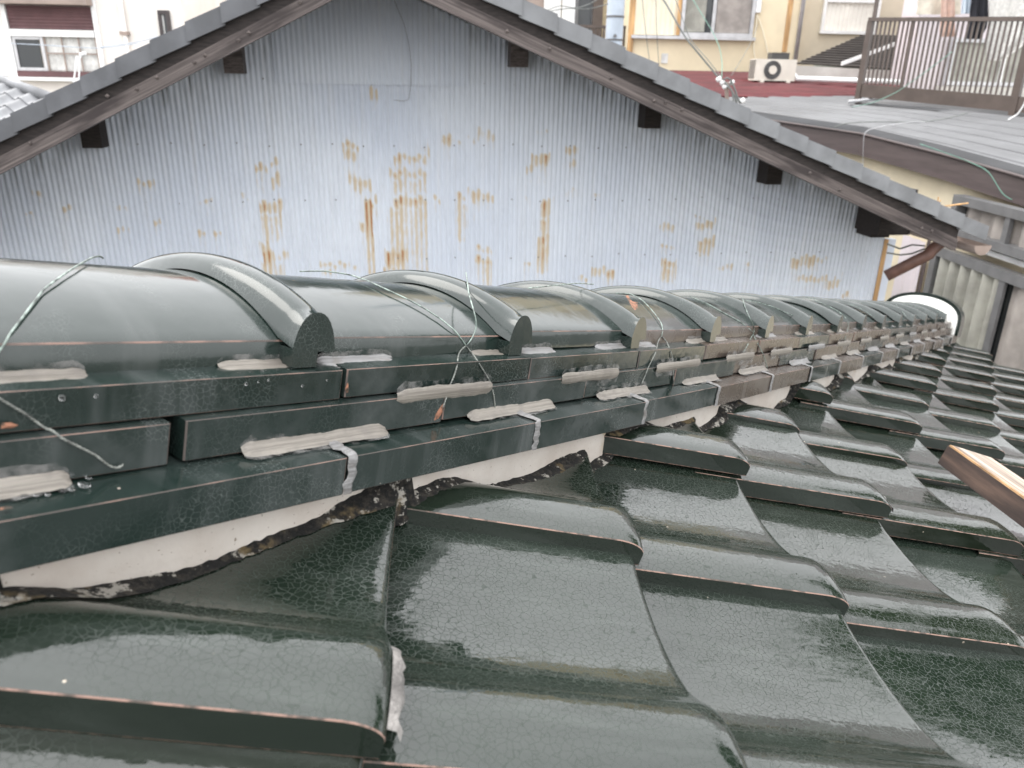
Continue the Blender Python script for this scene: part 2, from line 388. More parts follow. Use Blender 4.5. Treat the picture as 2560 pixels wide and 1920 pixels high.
# ------------------------------------------------------------------ ground
g = MB(); g.grid([[(x, y, GZ) for y in np.linspace(-60, 140, 9)] for x in np.linspace(-100, 100, 9)])
struct(g.build('ground', 'ground'))

# ================================================================== our roof
D = np.array([.94297469, .09364074, -.31942158]); Ev = np.array([-.09881752, .99510557, 0.])
Nn = np.cross(D, Ev); Nn /= np.linalg.norm(Nn); Ev = np.cross(Nn, D)
O = np.array([-.06725184, .326619, -.35849283]); TW, TL = .2944, .235
H = np.array([.58187382, .78308024, -.21956364]); A_ = np.array([.80266677, -.59642775, 0.]); B_ = np.array([.13095385, .17623644, .97559818])
house = thing('tiled_house', 'house with the dark green glazed tile roof and stacked hip ridge nearest the viewer', 'house', tuple(O + 2.2 * D + 1.5 * Ev + np.array([0, 0, -4])))
DN = {0: .0047, 1: -.0056, 2: .0042, 3: -.0100, 4: -.0002, 5: -.006, 6: .0050, 7: .0090, 8: .0150, -1: .003, -2: .003}
DD = {0: -.003, 1: .0018, 2: .0069, 3: .0051, 4: .001, 5: -.0027, 6: -.0039, 7: -.008, 8: -.014}
THK = .016; TS = .0295      # shell thickness, rise of each tile over the one below
pu = np.array([0., .0007, .010, .026, .045, .060, .072, .086, .099, .115, .140, .165, .19, .215, .235, .258, .28, .30, .318])
pz = np.array([.0246, .0256, .0283, .0300, .0304, .0290, .0248, .0152, .0068, .0006, -.0040, -.0060, -.0066, -.0060, -.0048, -.0030, -.0008, .0034, .0078])
def prof(u): return np.interp(u, pu, pz)
ud = np.concatenate([[0, .0007, .005], np.linspace(.010, .318, 30)])
from math import sqrt
def smoothprof(u):  # cubic-smoothed profile
    return float(np.mean([prof(min(max(u + k, 0), .318)) for k in np.linspace(-.0055, .0055, 9)])) if u > .009 else float(prof(u))
def ftop(u, v):     # top surface of a tile, v from -.30 (head) to 0 (front edge)
    wroll = .5 + .5 * math.tanh((.075 - u) / .012); w = .010 + .020 * wroll; dr = .007 + .0055 * wroll
    k = max(0., (v + w) / w); drop = dr * (1 - sqrt(max(0, 1 - k * k)))
    return smoothprof(u) + TS * v / TL - drop
vd = np.concatenate([np.linspace(-.305, -.045, 9), [-.034, -.026, -.019, -.013, -.009, -.006, -.0035, -.0015, -.0006, 0.]])
def tile_mesh():
    mb = MB(); T = [[(v, u, ftop(u, v)) for v in vd] for u in ud]
    mb.grid([r[:-1] for r in T[1:]], 0)                # glazed top
    mb.grid([r[-2:] for r in T[1:]], 1)                # bare clay along the front edge
    mb.grid(T[:2], 1)                                  # bare clay arris
    zb = lambda v: TS * v / TL                        # bottom of the lip
    lip = []
    for zz in (0, 1):
        lip.append([(v, 0., zb(v) + .0012) if zz == 0 else (v, 0., max(zb(v) + .006, T[0][i][2])) for i, v in enumerate(vd)])
    lip[1] = [T[0][i] if T[0][i][2] > zb(v) + .006 else (v, 0., T[0][i][2]) for i, v in enumerate(vd)]
    mb.grid(lip, 3)
    mb.grid([[(v, .0006, zb(v)) for v in vd], lip[0]], 1)
    mb.grid([[(v, .013, zb(v)) for v in (vd[0], 0)], [(v, .0006, zb(v)) for v in (vd[0], 0)]], 2)
    fr = [[T[i][-1], (-.001, ud[i], min(T[i][-1][2] - .001, max(smoothprof(ud[i]) - THK, 0. if ud[i] < .014 else -9)))] for i in range(len(ud))]
    mb.grid(fr, 0)                                     # front edge
    mb.grid([[(v, u, (smoothprof(u) - THK * .9 + TS * v / TL) if u > .014 else zb(v)) for v in (vd[0], -.002)] for u in ud[3::3]], 2)
    me, _ = mb.mesh('roof_tile', ['tile', 'clay', 'dark', 'lip'], True, False, 40); return me
TILE = tile_mesh()
def tile_frame(i, j):
    p = O + (i * TW) * Ev + (j * TL + DD.get(i, -.012)) * D + DN.get(i, .015) * Nn
    return p
def proj(p):
    c = R @ p; return 1280 + FPX * c[0] / c[2], 960 + FPX * c[1] / c[2], c[2]
CUT_A = -.575
ntile = 0; JMAX = 13
for i in range(-2, 14):
    for j in range(-3, JMAX + 1):
        p = tile_frame(i, j)
        cs = [p + v * D + u * Ev for v in (-.305, 0) for u in (0, .3)]
        as_ = [q @ A_ for q in cs]
        if max(as_) < CUT_A: continue
        pr = [proj(q) for q in cs]
        if max(q[2] for q in pr) < .12: continue
        if min(q[0] for q in pr if q[2] > .1) > 3900 or min(q[1] for q in pr if q[2] > .1) > 2900: continue
        jit = Matrix.Rotation(random.gauss(0, .0035), 4, 'Z') @ Matrix.Rotation(random.gauss(0, .004), 4, 'X') @ Matrix.Rotation(random.gauss(0, .003), 4, 'Y')
        mt = Matrix(((D[0], Ev[0], Nn[0], p[0]), (D[1], Ev[1], Nn[1], p[1]), (D[2], Ev[2], Nn[2], p[2]), (0, 0, 0, 1))) @ Matrix.Translation((random.gauss(0, .0012), random.gauss(0, .0015), random.gauss(0, .0007))) @ jit
        me = TILE
        if min(as_) < CUT_A:
            bm = bmesh.new(); bm.from_mesh(TILE)
            no = mt.to_3x3().inverted() @ Vector(A_); co = mt.inverted() @ Vector(tuple(A_ * CUT_A))
            bmesh.ops.bisect_plane(bm, geom=bm.verts[:] + bm.edges[:] + bm.faces[:], plane_co=co, plane_no=no, clear_inner=True)
            if not bm.faces: bm.free(); continue
            me = bpy.data.meshes.new('roof_tile'); bm.to_mesh(me); bm.free()
            for mm in ('tile', 'clay', 'dark', 'lip'): me.materials.append(M[mm])
        link('roof_tile', me, mt, house); ntile += 1
def roof_n(xd, ye):      # height of the tile surface above the measured plane
    i = math.floor(ye / TW); best = -9
    for ii in (i, i - 1):
        u = ye - ii * TW
        if 0 <= u <= .318:
            jj = math.ceil((xd - DD.get(ii, -.012)) / TL); v = xd - DD.get(ii, -.012) - jj * TL
            best = max(best, ftop(u, v) + DN.get(ii, .015))
    return best
def on_roof(s, a, lift=0.):
    X = s * H + a * A_ - .235 * B_ - O
    xd, ye = X @ D, X @ Ev
    return O + xd * D + ye * Ev + (roof_n(xd, ye) + lift) * Nn
# deck under the tiles, hip on both sides, and the walls that carry it
RL = 4.45
hip0 = -1.6 * H - .62 * A_; hip1 = RL * H - .62 * A_
def sect(s, a, b): return s * H + a * A_ + b * B_
dk = MB()
for sgn in (1, -1):
    off = -.33
    e0 = [sect(-1.6, -.62, off), sect(RL, -.62, off)]
    if sgn == 1:
        dk.add([e0[0], e0[1], e0[1] + 4. * (-Ev) + 0 * D, sect(-1.6, -.62, off) + 4.6 * D, ], [(0, 1, 2, 3)])
    else:
        m = lambda q: sect((q @ H), -1.24 - (q @ A_), (q @ B_))
        q2 = e0[1] + 4. * (-Ev); q3 = e0[0] + 4.6 * D
        dk.add([e0[0], e0[1], m(q2), m(q3)], [(0, 1, 2, 3)])
dk.build('roof_deck', 'dark', house)
wl = MB(); c0 = sect(RL - .9, -.62, 0)
for q in (c0 - 3.4 * Ev + .0 * D, c0):
    pass
wl.box(np.array([c0[0] - .15, c0[1] - 3.2, GZ]), (.15, 0, 0), (0, 3.2, 0), (0, 0, c0[2] - .62 - GZ)); wl.box(np.array([c0[0] - 3.2, c0[1] - .152, GZ]), (3.04, 0, 0), (0, .15, 0), (0, 0, c0[2] - .62 - GZ))
wl.build('wall', 'cream', house)
# ---------------------------------------------------------------- hip ridge
SAG_S = [-.2, .2, .7, 1.05, 1.6, 2.4, 3.4, 4.4]; SAG = [.006, .0, -.004, -.006, -.004, -.002, .002, .010]
def sag(s): return float(np.interp(s, SAG_S, SAG))
def ridge_mat(s0, dz=0., roll=0.):
    # local x = along the ridge, y = away from the viewer (-A_), z = B_
    p = s0 * H + (sag(s0) + dz) * B_
    return Matrix(((H[0], -A_[0], B_[0], p[0]), (H[1], -A_[1], B_[1], p[1]), (H[2], -A_[2], B_[2], p[2]), (0, 0, 0, 1))) @ Matrix.Rotation(roll, 4, 'Z')
YC = .62
core = MB()
core.grid([[(s, y, z + sag(s)) for s in np.linspace(-1.4, RL, 24)] for y, z in ((.50, -.30), (.50, -.135), (.74, -.135), (.74, -.30))])
mt0 = Matrix(((H[0], -A_[0], B_[0], 0), (H[1], -A_[1], B_[1], 0), (H[2], -A_[2], B_[2], 0), (0, 0, 0, 1)))
me, _ = core.mesh('hip_ridge', ['dark']); ridge = link('hip_ridge', me, mt0, house)
ridge['label'] = 'stacked hip ridge of half round caps over three courses of flat tiles, smeared with sealant'
def flat_tile(y0, zb, zt, back, rise, L):
    """one flat ridge tile: front face at y0, clay arrises, slightly sloping top"""
    c = .0005
    sec = [(y0, zb + c), (y0, zt - c), (y0 + c, zt), (y0 + back, zt + rise), (y0 + back, zb + rise), (y0 + c, zb)]
    mis = [0, 1, 0, 2, 0, 1]
    xs = [0, .0012, .0025, L * .25, L * .5, L * .75, L - .0025, L - .0012, L]; mb = MB(); n = len(sec)
    rings = []
    for q, x in enumerate(xs):
        ins = .0012 if q in (0, len(xs) - 1) else (.0003 if q in (1, len(xs) - 2) else 0)
        rings.append([(x, y + (ins if y < y0 + back * .5 else 0), z) for y, z in sec])
    V = [p for r in rings for p in r]
    for i in range(len(xs) - 1):
        for j in range(n):
            k = (j + 1) % n
            edge = (i == 0 or i == len(xs) - 2) and mis[j] == 0 and j in (0,)
            mb.f.append((i * n + j, (i + 1) * n + j, (i + 1) * n + k, i * n + k)); mb.m.append(1 if edge else mis[j])
    mb.v = V; mb.f += [tuple(range(n)), tuple((len(xs) - 1) * n + j for j in range(n))]; mb.m += [0, 0]
    return mb
COURSES = {1: (.4343, -.2242, -.1925), 2: (.4660, -.1883, -.1592), 3: (.4740, -.1575, -.1326)}
J1 = [-.71, -.43, -.155, .138, .426, .694, .957, 1.225, 1.505, 1.780, 2.040, 2.300, 2.565, 2.83, 3.10, 3.375, 3.65, 3.92, 4.20, 4.42]
J2 = [-.79, -.52, -.25, .024, .298, .571, .844, 1.108, 1.369, 1.64, 1.91, 2.18, 2.45, 2.72, 2.99, 3.26, 3.53, 3.80, 4.07, 4.40]
J3 = [-.63, -.36, -.09, .18, .449, .724, .995, 1.24, 1.51, 1.78, 2.05, 2.31, 2.58, 2.85, 3.12, 3.39, 3.66, 3.93, 4.2, 4.41]
for c, JJ in ((1, J1), (2, J2), (3, J3)):
    y0, zb, zt = COURSES[c]
    for q in range(len(JJ) - 1):
        gap = .0018 + .002 * random.random()
        if c == 2 and abs(JJ[q + 1] - .298) < .01: gap = .0075
        L = JJ[q + 1] - JJ[q] - gap
        mb = flat_tile(y0 + random.gauss(0, .0012), zb, zt - random.random() * .0008, .11, .010, L)
        s0 = JJ[q]
        mats = ['ridge', 'clay_faint', 'dark']
        if s0 > 1.15 and random.random() < (.55 if c != 1 else .45): mats = ['brownglaze', 'clay_faint', 'dark']
        me, _ = mb.mesh('flat_ridge_tile', mats)
        sl_ = (sag(JJ[q + 1]) - sag(s0)) / (JJ[q + 1] - s0)
        link('flat_ridge_tile', me, ridge_mat(s0, random.gauss(0, .0006), random.gauss(0, .002)) @ Matrix.Rotation(-math.atan(sl_), 4, 'Y'), ridge)
# caps
SK = (.500, -.1318); CR = (.502, -.1090); QR = .0350; HWc = YC - CR[0]; RC = (HWc ** 2 + QR ** 2) / (2 * QR); ZC = CR[1] + QR - RC; TH0 = math.asin(HWc / RC)
def arcpt(a, r=0.): return (YC + (RC + r) * math.sin(a), ZC + (RC + r) * math.cos(a))
def cap_mesh(L, seed, brown):
    rr = random.Random(seed); mb = MB(); c = .0012
    arc = [arcpt(a) for a in np.linspace(-TH0, TH0, 25)]
    # near skirt, clay line at crease, arc, far skirt
    sec = [(SK[0] + .004, SK[1]), (SK[0], SK[1] + .0015), (CR[0] - .0010, CR[1] - .0016), (CR[0] - .0002, CR[1] - .0003)] + arc[1:-1] + [(2 * YC - CR[0], CR[1]), (2 * YC - SK[0], SK[1])]
    xs = np.linspace(0, L, 8); n = len(sec)
    rows = [[(x, y, z) for y, z in sec] for x in xs]
    for i in range(len(xs) - 1):
        pass
    o = len(mb.v); mb.v += [p for r in rows for p in r]
    for i in range(len(xs) - 1):
        for j in range(n - 1):
            mb.f.append((o + i * n + j, o + (i + 1) * n + j, o + (i + 1) * n + j + 1, o + i * n + j + 1)); mb.m.append(1 if j == 2 else (0 if not (brown and j < 2) else 2))
    # end faces (tile thickness)
    for x in (0, L):
        mb.grid([[(x, y, z) for y, z in sec], [(x, YC + (y - YC) * .9, z - .016) for y, z in sec]], 0)
    return mb
def bead_mesh(seed):
    """raised collar of a cap: D-section swept over the arc, cut square at its near end"""
    mb = MB(); path = []; YE = SK[0] - .0165
    for a in np.linspace(TH0, -TH0, 26):
        y, z = arcpt(a); path.append((y, z, math.sin(a), math.cos(a), .0150 + .0105 * abs(a / TH0) ** 2))
    y, z = arcpt(-TH0); ny, nz = math.sin(-TH0), math.cos(-TH0)
    xs = np.linspace(-1, 1, 13); rows = []
    prof_ = lambda x, h: h * max(0, 1 - abs(x) ** 2.3) ** .56
    for y, z, ny, nz, h in path: rows.append([(.0218 * x, y + ny * (prof_(x, h) - .001), z + nz * (prof_(x, h) - .001)) for x in xs])
    # slide the last section outward until it meets the cut plane
    last = []
    for x in xs:
        h = prof_(x, .030) - .001; yy, zz = y + ny * h, z + nz * h
        t = (yy - YE); last.append((.0218 * x, YE, max(zz - max(0, t) * .55, CR[1] - .006 + .002 * (1 - abs(x)))))
    rows.append(last); mb.grid(rows)
    zb = SK[1] + .0008; zc = CR[1] - .0095
    face = last + [(.0218, YE, zc), (.004, YE, zc), (.004, YE, zb), (-.0200, YE, zb)]
    n = len(face); back = [(x, SK[0] + .012, z) for x, _, z in face]; o = len(mb.v)
    mb.add(face, [tuple(range(n))]); 
    q = list(range(len(last) - 1, n)) + [0]
    for i0, i1 in zip(q[:-1], q[1:]): mb.add([face[i0], face[i1], back[i1], back[i0]], [(0, 1, 2, 3)])
    return mb
RINGS = [.439 + .2915 * k for k in range(-4, 13)] + [4.26]
RINGS[9 - 4 + 0] = RINGS[5]
for q in range(len(RINGS)):
    s1 = RINGS[q]; s0 = RINGS[q - 1] + .004 if q else s1 - .29
    if s1 > RL - .1: continue
    brown = s1 > 1.2 and random.random() < .75
    me, _ = cap_mesh(s1 - s0 - .004, q, brown).mesh('ridge_cap', ['cap', 'clay_faint', 'brownglaze'], True, False, 38)
    sl_ = (sag(s1) - sag(s0)) / (s1 - s0)
    mt = ridge_mat(s0, random.gauss(0, .0012), random.gauss(0, .005)) @ Matrix.Rotation(-math.atan(sl_) + .006, 4, 'Y')
    link('ridge_cap', me, mt, ridge)
    me, _ = bead_mesh(q).mesh('cap_collar', ['cap'], True, False, 50)
    link('cap_collar', me, ridge_mat(s1 - .021, random.gauss(0, .0006), 0), ridge)
s0 = RINGS[-1]
me, _ = cap_mesh(RL - s0, 99, True).mesh('ridge_cap', ['cap', 'clay_faint', 'brownglaze'], True, False, 38); link('ridge_cap', me, ridge_mat(s0), ridge)
# end ornament: dark rim with white plaster filling towards the viewer
def archrow(grow, x, low=-.20):
    pts = []
    hw = HWc + grow; top = CR[1] + QR + grow * 1.0
    for a in np.linspace(math.pi, 0, 25):
        pts.append((x, YC + hw * math.cos(a), -.135 + (top + .135) * math.sin(a) ** .8))
    return [(x, YC - hw, low)] + pts + [(x, YC + hw, low)]
eo = MB(); a1 = archrow(.050, -.004); a2 = archrow(.066, -.014); a3 = archrow(.068, .12); a0 = archrow(.02, -.006)
eo.grid([a1, a2, a3], 0); eo.grid([a0, [(x - .006, y, z) for x, y, z in archrow(.045, -.004)], a1], 1)
eo.add(a3, [tuple(range(len(a3)))], 0); eo.add(archrow(.02, -.012), [tuple(range(len(a0)))], 1)
k_ = NM('fresh_white_plaster'); M['whitepl'] = k_.out(Base_Color=k_.mix(k_.noise(k_.coord(), 30., 4), c4(.80, .79, .74), c4(.90, .90, .86)), Roughness=.85)
me, _ = eo.mesh('end_ornament', ['cap', 'whitepl'], True, False, 40); link('end_ornament', me, ridge_mat(RL - .02), ridge, label='white plastered end of the ridge with a dark green rim')
# plaster under the lowest course
pl = MB(); ss = np.arange(-.9, RL - .02, .02)
rows = []
for zz, yy in ((-.2255, .4600), (-.245, .4585), (-.27, .4595), (-.31, .464), (-.345, .475)):
    rows.append([(s, yy + .002 * math.sin(s * 21 + zz * 80) + .0015 * math.sin(s * 57), zz + sag(s)) for s in ss])
pl.grid(rows); me, _ = pl.mesh('plaster_fill', ['plaster'], True); link('plaster_fill', me, mt0, ridge)
# grime along the joint between plaster and tiles
gr = MB(); ss = np.arange(-.5, 3.9, .006); rows = [[], [], [], []]
def nz1(s, f, ph): return .5 + .25 * math.sin(s * f + ph) + .25 * math.sin(s * f * 2.7 + ph * 1.7)
for s in ss:
    w = .006 + .012 * nz1(s, 9, 1.) + .003 * random.random(); hgt = .001 + .005 * nz1(s, 13, 2.) * random.random() + .0015 * random.random()
    X = s * H - .4590 * A_ - .235 * B_ - O; xd, ye = X @ D, X @ Ev; u = ye - math.floor(ye / TW) * TW
    pile = .006 * math.exp(-((u - .285) / .018) ** 2) + .005 * math.exp(-(u / .022) ** 2)
    rows[0].append(on_roof(s, -.4590, -.004) + B_ * (hgt + pile * .6 + .006 + .004 * nz1(s, 17, .5))); rows[1].append(on_roof(s, -.4525, .002 + hgt * .6 + pile * .7 + .001 * random.random()))
    rows[2].append(on_roof(s, -.4525 + w * .55, .0012 + .0018 * random.random() + pile * .5)); rows[3].append(on_roof(s, -.4525 + w + pile * .6, .0002))
gr.grid(rows); gr.build('grime_line', 'grime', ridge, smooth=False, kind='stuff')
# mortar smeared in front of the nearest rolls
for (i, j) in ((0, 0), (1, 1), (1, 2), (2, 2), (2, 3), (3, 3)):
    mo = MB(); p = tile_frame(i, j); f = lambda v, u, z: p + v * D + u * Ev + z * Nn
    us = np.linspace(.004, .088, 14); w = .005 if i == 0 else .0012
    mo.grid([[f(-.002, u, smoothprof(u) - .009 - .001 * random.random()) for u in us], [f(w * .6 + .002 * random.random(), u, smoothprof(u) - .010 - .002 * random.random()) for u in us], [f(w + .004 * random.random(), u, smoothprof(u) - THK - .001) for u in us]])
    mo.build('mortar_fill', 'seal2' if i else 'mortar', house, smooth=True)
# sealant strips
def strip(s0, s1, kind, mat, seed):
    """a tooled, ragged bead in the step between two courses with thin smears above and below it"""
    rr = random.Random(seed); n = max(12, int((s1 - s0) / .004)); mb = MB(); F1, F2, F3 = [], [], []
    walk = lambda sd: [1 + .07 * math.sin(q * .23 + sd) + .045 * math.sin(q * .8 + sd * 2.1) + .03 * rr.gauss(0, 1) for q in range(n + 1)]
    ea, eb, ec, ed_ = walk(rr.random() * 9), walk(rr.random() * 9), walk(rr.random() * 9), walk(rr.random() * 9)
    for q in range(n + 1):
        s = s0 + (s1 - s0) * q / n; e = min(q, n - q); k = .55 if e == 0 else (.85 if e == 1 else 1.)
        s += .0012 * rr.gauss(0, 1) if e == 0 else 0
        if kind == 'S2':
            y, z = .4660, -.1585; A = [(-.0002, .0072 * ea[q] * k)]
            m = [(-.0003, .0070 * ea[q] * k), (-.0018 * k, .0050 * k), (-.0026 * k, .0005), (-.0020 * k, -.0045 * k), (-.0003, -.0068 * eb[q] * k)]
            top, bot = (-.0002, .013 * ec[q] * k), (-.0002, -.014 * ed_[q] * k); o = .0005
            m = [((b if b_ > .0 and False else b), b_) for b, b_ in m]
            f = lambda b, c: (s, y + b, z + sag(s) + c)
        else:
            if kind == 'S1': y, z, up, out, dr_ = .4660, -.1888, .0078, .0105, .10
            else: y, z, up, out, dr_ = .5000, -.1321, .0054, .0125, .06
            U, Oo = up * ea[q] * k, out * eb[q] * k
            m = [(-.0003, U), (-.0022 * k, U * .86), (-.0042 * k, U * .42), (-Oo * .62, .0022 * k), (-Oo, .0004 - Oo * dr_)]
            top, bot = (-.0002, up * 1.75 * ec[q] * k), (-out * 1.45 * ed_[q] * k, .0003 - out * 1.45 * dr_)
            f = lambda b, c: (s, y + b, z + sag(s) + c)
        F1.append([f(*top), f(*m[0])]); F2.append([f(*c) for c in m]); F3.append([f(*m[-1]), f(*bot)])
    mb.grid(F2, 0); mb.grid(F1, 1); mb.grid(F3, 1)
    me, _ = mb.mesh('sealant_strip', [mat, 'film'], True, False, 50); link('sealant_strip', me, mt0, ridge)
ST = {'S3': [(-.06, .246, 'seal'), (.341, .432, 'seal'), (.433, .522, 'seal2'), (.640, .725, 'seal'), (.727, .802, 'seal2'), (.905, 1.0, 'seal2'), (1.03, 1.08, 'seal2'), (1.205, 1.385, 'seal'), (1.55, 1.67, 'seal2')],
      'S2': [(.503, .643, 'seal'), (.779, .923, 'seal'), (1.04, 1.202, 'seal'), (1.317, 1.465, 'seal')],
      'S1': [(-.10, .223, 'seal'), (.343, .491, 'seal'), (.606, .766, 'seal'), (.871, 1.018, 'seal'), (1.139, 1.285, 'seal'), (1.394, 1.546, 'seal')]}
for q in range(6, 16):
    c = J1[q + 2] if q + 2 < len(J1) else 9
for js, kd, st in ((J1, 'S1', 1.6), (J2, 'S2', 1.55), (RINGS, 'S3', 1.75)):
    for s in js:
        if st < s < 4.2: ST[kd].append((s - .075, s + .07, 'seal' if random.random() < .7 else 'seal2'))
n_ = 0
for kd, L in ST.items():
    for a, b, m in L: strip(a, b, kd, m, n_); n_ += 1
def vstrip(s, seed):   # sealant drawn over the joints of the lowest course
    rr = random.Random(seed); mb = MB(); path = []
    for t in np.linspace(0, 1, 7): path.append((.462 - t * .0275, -.1890 - .0032 * t, (0, .25, 1)))
    for t in np.linspace(0, 1, 8): path.append((.4340, -.1935 - t * .0310, (0, -1, 0)))
    rows = []
    for q, (y, z, (_, ny, nz)) in enumerate(path):
        w = .0036 + .0018 * rr.random() + (.0015 if q < 4 else 0) ; c = s - .001 + .002 * rr.gauss(0, 1) * .6; th = .0016 + .0010 * rr.random()
        rows.append([(c + x * w, y + ny * th * h_, z + sag(s) + nz * th * h_) for x, h_ in ((-1, .1), (-.75, .8), (-.2, .75), (.15, 1.1), (.7, .9), (1, .1))])
    mb.grid(rows); me, _ = mb.mesh('joint_sealant', ['seal2'], True, False, 60); link('joint_sealant', me, mt0, ridge)
for q, s in enumerate(J1):
    if .3 < s < 4.3: vstrip(s, q)
# chips of bare clay
def chip(pts3, nrm):
    mb = MB(); c = np.mean(pts3, 0); mb.add([c + nrm * .0012] + list(pts3), [(0, 1 + k, 1 + (k + 1) % len(pts3)) for k in range(len(pts3))]); mb.build('clay_chip', 'chip', ridge)
def rpoly(px, off=.0012):
    return [ridge_hit(x, y, off) for x, y in px]
PROFILE = [(.4343, -.2242), (.4343, -.1925), (.466, -.1885), (.466, -.1592), (.474, -.1575), (.474, -.1326), (.500, -.1316), (.502, -.109)] + [arcpt(a) for a in np.linspace(-TH0, TH0 * .6, 24)][1:]
def ridge_hit(x, y, off=.002, lift=0.):
    v = ray(x, y); ry, rz = -(v @ A_), v @ B_; best = None; s = .6
    for _ in range(3):
        dz = sag(s); best = None
        for (y0, z0), (y1, z1) in zip(PROFILE[:-1], PROFILE[1:]):
            z0_, z1_ = z0 + dz + (lift if z0 > -.112 else 0), z1 + dz + (lift if z1 > -.112 else 0)
            den = ry * (z1_ - z0_) - rz * (y1 - y0)
            if abs(den) < 1e-9: continue
            t = (y0 * (z1_ - z0_) - z0_ * (y1 - y0)) / den; k = ((t * rz - z0_) / (z1_ - z0_)) if abs(z1_ - z0_) > abs(y1 - y0) else ((t * ry - y0) / (y1 - y0))
            if t > 0 and -.001 <= k <= 1.001 and (best is None or t < best[0]):
                nn = np.array([-(z1_ - z0_), (y1 - y0)]); nn /= np.linalg.norm(nn); best = (t, nn)
        if best is None:
            # beyond the silhouette: nearest approach to the crown
            dirn = np.array([ry, rz]); dirn /= np.linalg.norm(dirn); arc = np.array([arcpt(a) for a in np.linspace(-TH0, TH0, 60)]) + [0, dz + lift]
            pr = arc @ dirn; dist = np.linalg.norm(arc - pr[:, None] * dirn, axis=1); q = int(dist.argmin()); best = (pr[q] / np.hypot(ry, rz), np.array([0, 1.]))
        s = float((v * best[0]) @ H)
    q = v * best[0] + off * (-best[1][0] * A_ + best[1][1] * B_)
    return q
def cr(o, sc, L): return [(o[0] + x * sc, o[1] + y * sc) for x, y in L]
c4o, c5o, cAo, cBo = (0, 600), (850, 600), (1500, 680), (1980, 700)
WIRES = [(cr(c4o, .4219, [(-60, 720), (0, 640), (130, 470), (260, 300), (400, 200), (480, 150), (550, 112), (600, 106), (612, 122)]), 0, 1),
 (cr(c4o, .4219, [(-80, 890), (0, 940), (150, 1030), (300, 1140), (450, 1215), (560, 1270), (640, 1335), (690, 1350), (722, 1328)]), 0, 0),
 (cr(c5o, .4219, [(-240, 195), (-100, 192), (0, 205), (60, 215), (150, 245), (270, 300), (400, 360), (500, 415), (600, 480), (690, 555), (740, 625)]), 0, 1),
 (cr(c5o, .4219, [(745, 200), (760, 330), (775, 380), (800, 470), (800, 530), (770, 590), (740, 625)]), .019, 1),
 (cr(c5o, .4219, [(740, 625), (705, 650), (695, 720), (670, 800), (640, 870), (625, 930), (600, 990)]), 0, 0),
 (cr(c5o, .4219, [(740, 625), (790, 690), (850, 780), (890, 850), (905, 920), (915, 1000), (895, 1020)]), 0, 0),
 (cr(c5o, .4219, [(1115, 292), (1200, 283), (1300, 272), (1400, 262), (1500, 268)]), .019, 1),
 (cr(cAo, .2351, [(170, 235), (330, 240), (450, 310), (560, 430), (640, 540), (665, 600), (645, 680)]), 0, 1),
 (cr(cAo, .2351, [(645, 680), (610, 720), (595, 830), (530, 960), (470, 1100), (430, 1190)]), 0, 0),
 (cr(cAo, .2351, [(645, 680), (690, 720), (740, 830), (765, 920), (770, 1050), (775, 1190)]), 0, 0),
 (cr(cAo, .2351, [(960, 270), (1150, 350), (1330, 450), (1500, 540), (1620, 640)]), 0, 1),
 (cr(cAo, .2351, [(1510, 280), (1540, 390), (1590, 500), (1640, 610), (1620, 660)]), .017, 1),
 (cr(cAo, .2351, [(1620, 660), (1560, 780), (1515, 850)]), 0, 1), (cr(cAo, .2351, [(1620, 660), (1680, 780), (1740, 900), (1775, 1030)]), 0, 1),
 (cr(cAo, .2351, [(1540, 310), (1650, 320), (1850, 380), (2000, 450), (2140, 495)]), .004, 1),
 (cr(cBo, .217, [(160, 200), (230, 215), (310, 260), (430, 310), (540, 370), (610, 430), (645, 480), (645, 560), (620, 620), (600, 690)]), .006, 1),
 (cr(cBo, .217, [(640, 280), (760, 320), (850, 370), (950, 440)]), .006, 1), (cr(cBo, .217, [(1180, 260), (1230, 330), (1290, 390), (1330, 450)]), .01, 1),
 (cr(cBo, .217, [(1200, 265), (1350, 290), (1520, 340)]), .012, 1), (cr(cBo, .217, [(1570, 270), (1640, 340), (1700, 390)]), .01, 1)]
for px, lift, green in WIRES:
    dense = []
    for (x0, y0), (x1, y1) in zip(px[:-1], px[1:]):
        nseg = max(2, int(math.hypot(x1 - x0, y1 - y0) / 7))
        dense += [(x0 + (x1 - x0) * k / nseg, y0 + (y1 - y0) * k / nseg) for k in range(nseg)]
    dense.append(px[-1])
    pts = np.array([ridge_hit(x, y, .0016, lift) for x, y in dense])
    for _ in range(2): pts[1:-1] = .25 * pts[:-2] + .5 * pts[1:-1] + .25 * pts[2:]
    mb = MB()
    if green: mb.tube(pts, [.00075] * len(pts), 8)
    else:
        for ph in (0, math.pi):   # twisted pair
            tw = []
            d_ = np.concatenate([[0], np.cumsum(np.linalg.norm(np.diff(pts, axis=0), axis=1))]); m_ = max(8, int(d_[-1] / .0012))
            q = np.linspace(0, d_[-1], m_); pp = np.stack([np.interp(q, d_, pts[:, c]) for c in range(3)], 1)
            for k, p in enumerate(pp):
                an = q[k] / .0055 * 2 * math.pi + ph; tw.append(p + .00050 * (math.cos(an) * A_ + math.sin(an) * B_))
            mb.tube(tw, .00052, 6)
    mb.build('tie_wire', 'wire' if green else 'wiregrey', ridge, smooth=True)
cp = rpoly(cr(c5o, .4219, [(1655, 400), (1672, 398), (1690, 432), (1722, 436), (1716, 470), (1700, 482), (1685, 465), (1668, 425)]), .0205)
chip(cp, A_ * .7 + B_ * .7)
chip(rpoly(cr(c5o, .4219, [(612, 962), (590, 985), (560, 1030), (552, 1068), (580, 1055), (606, 1010)])), A_)
chip(rpoly(cr(c4o, .4219, [(0, 1080), (60, 1078), (105, 1095), (70, 1112), (0, 1116)])), A_)
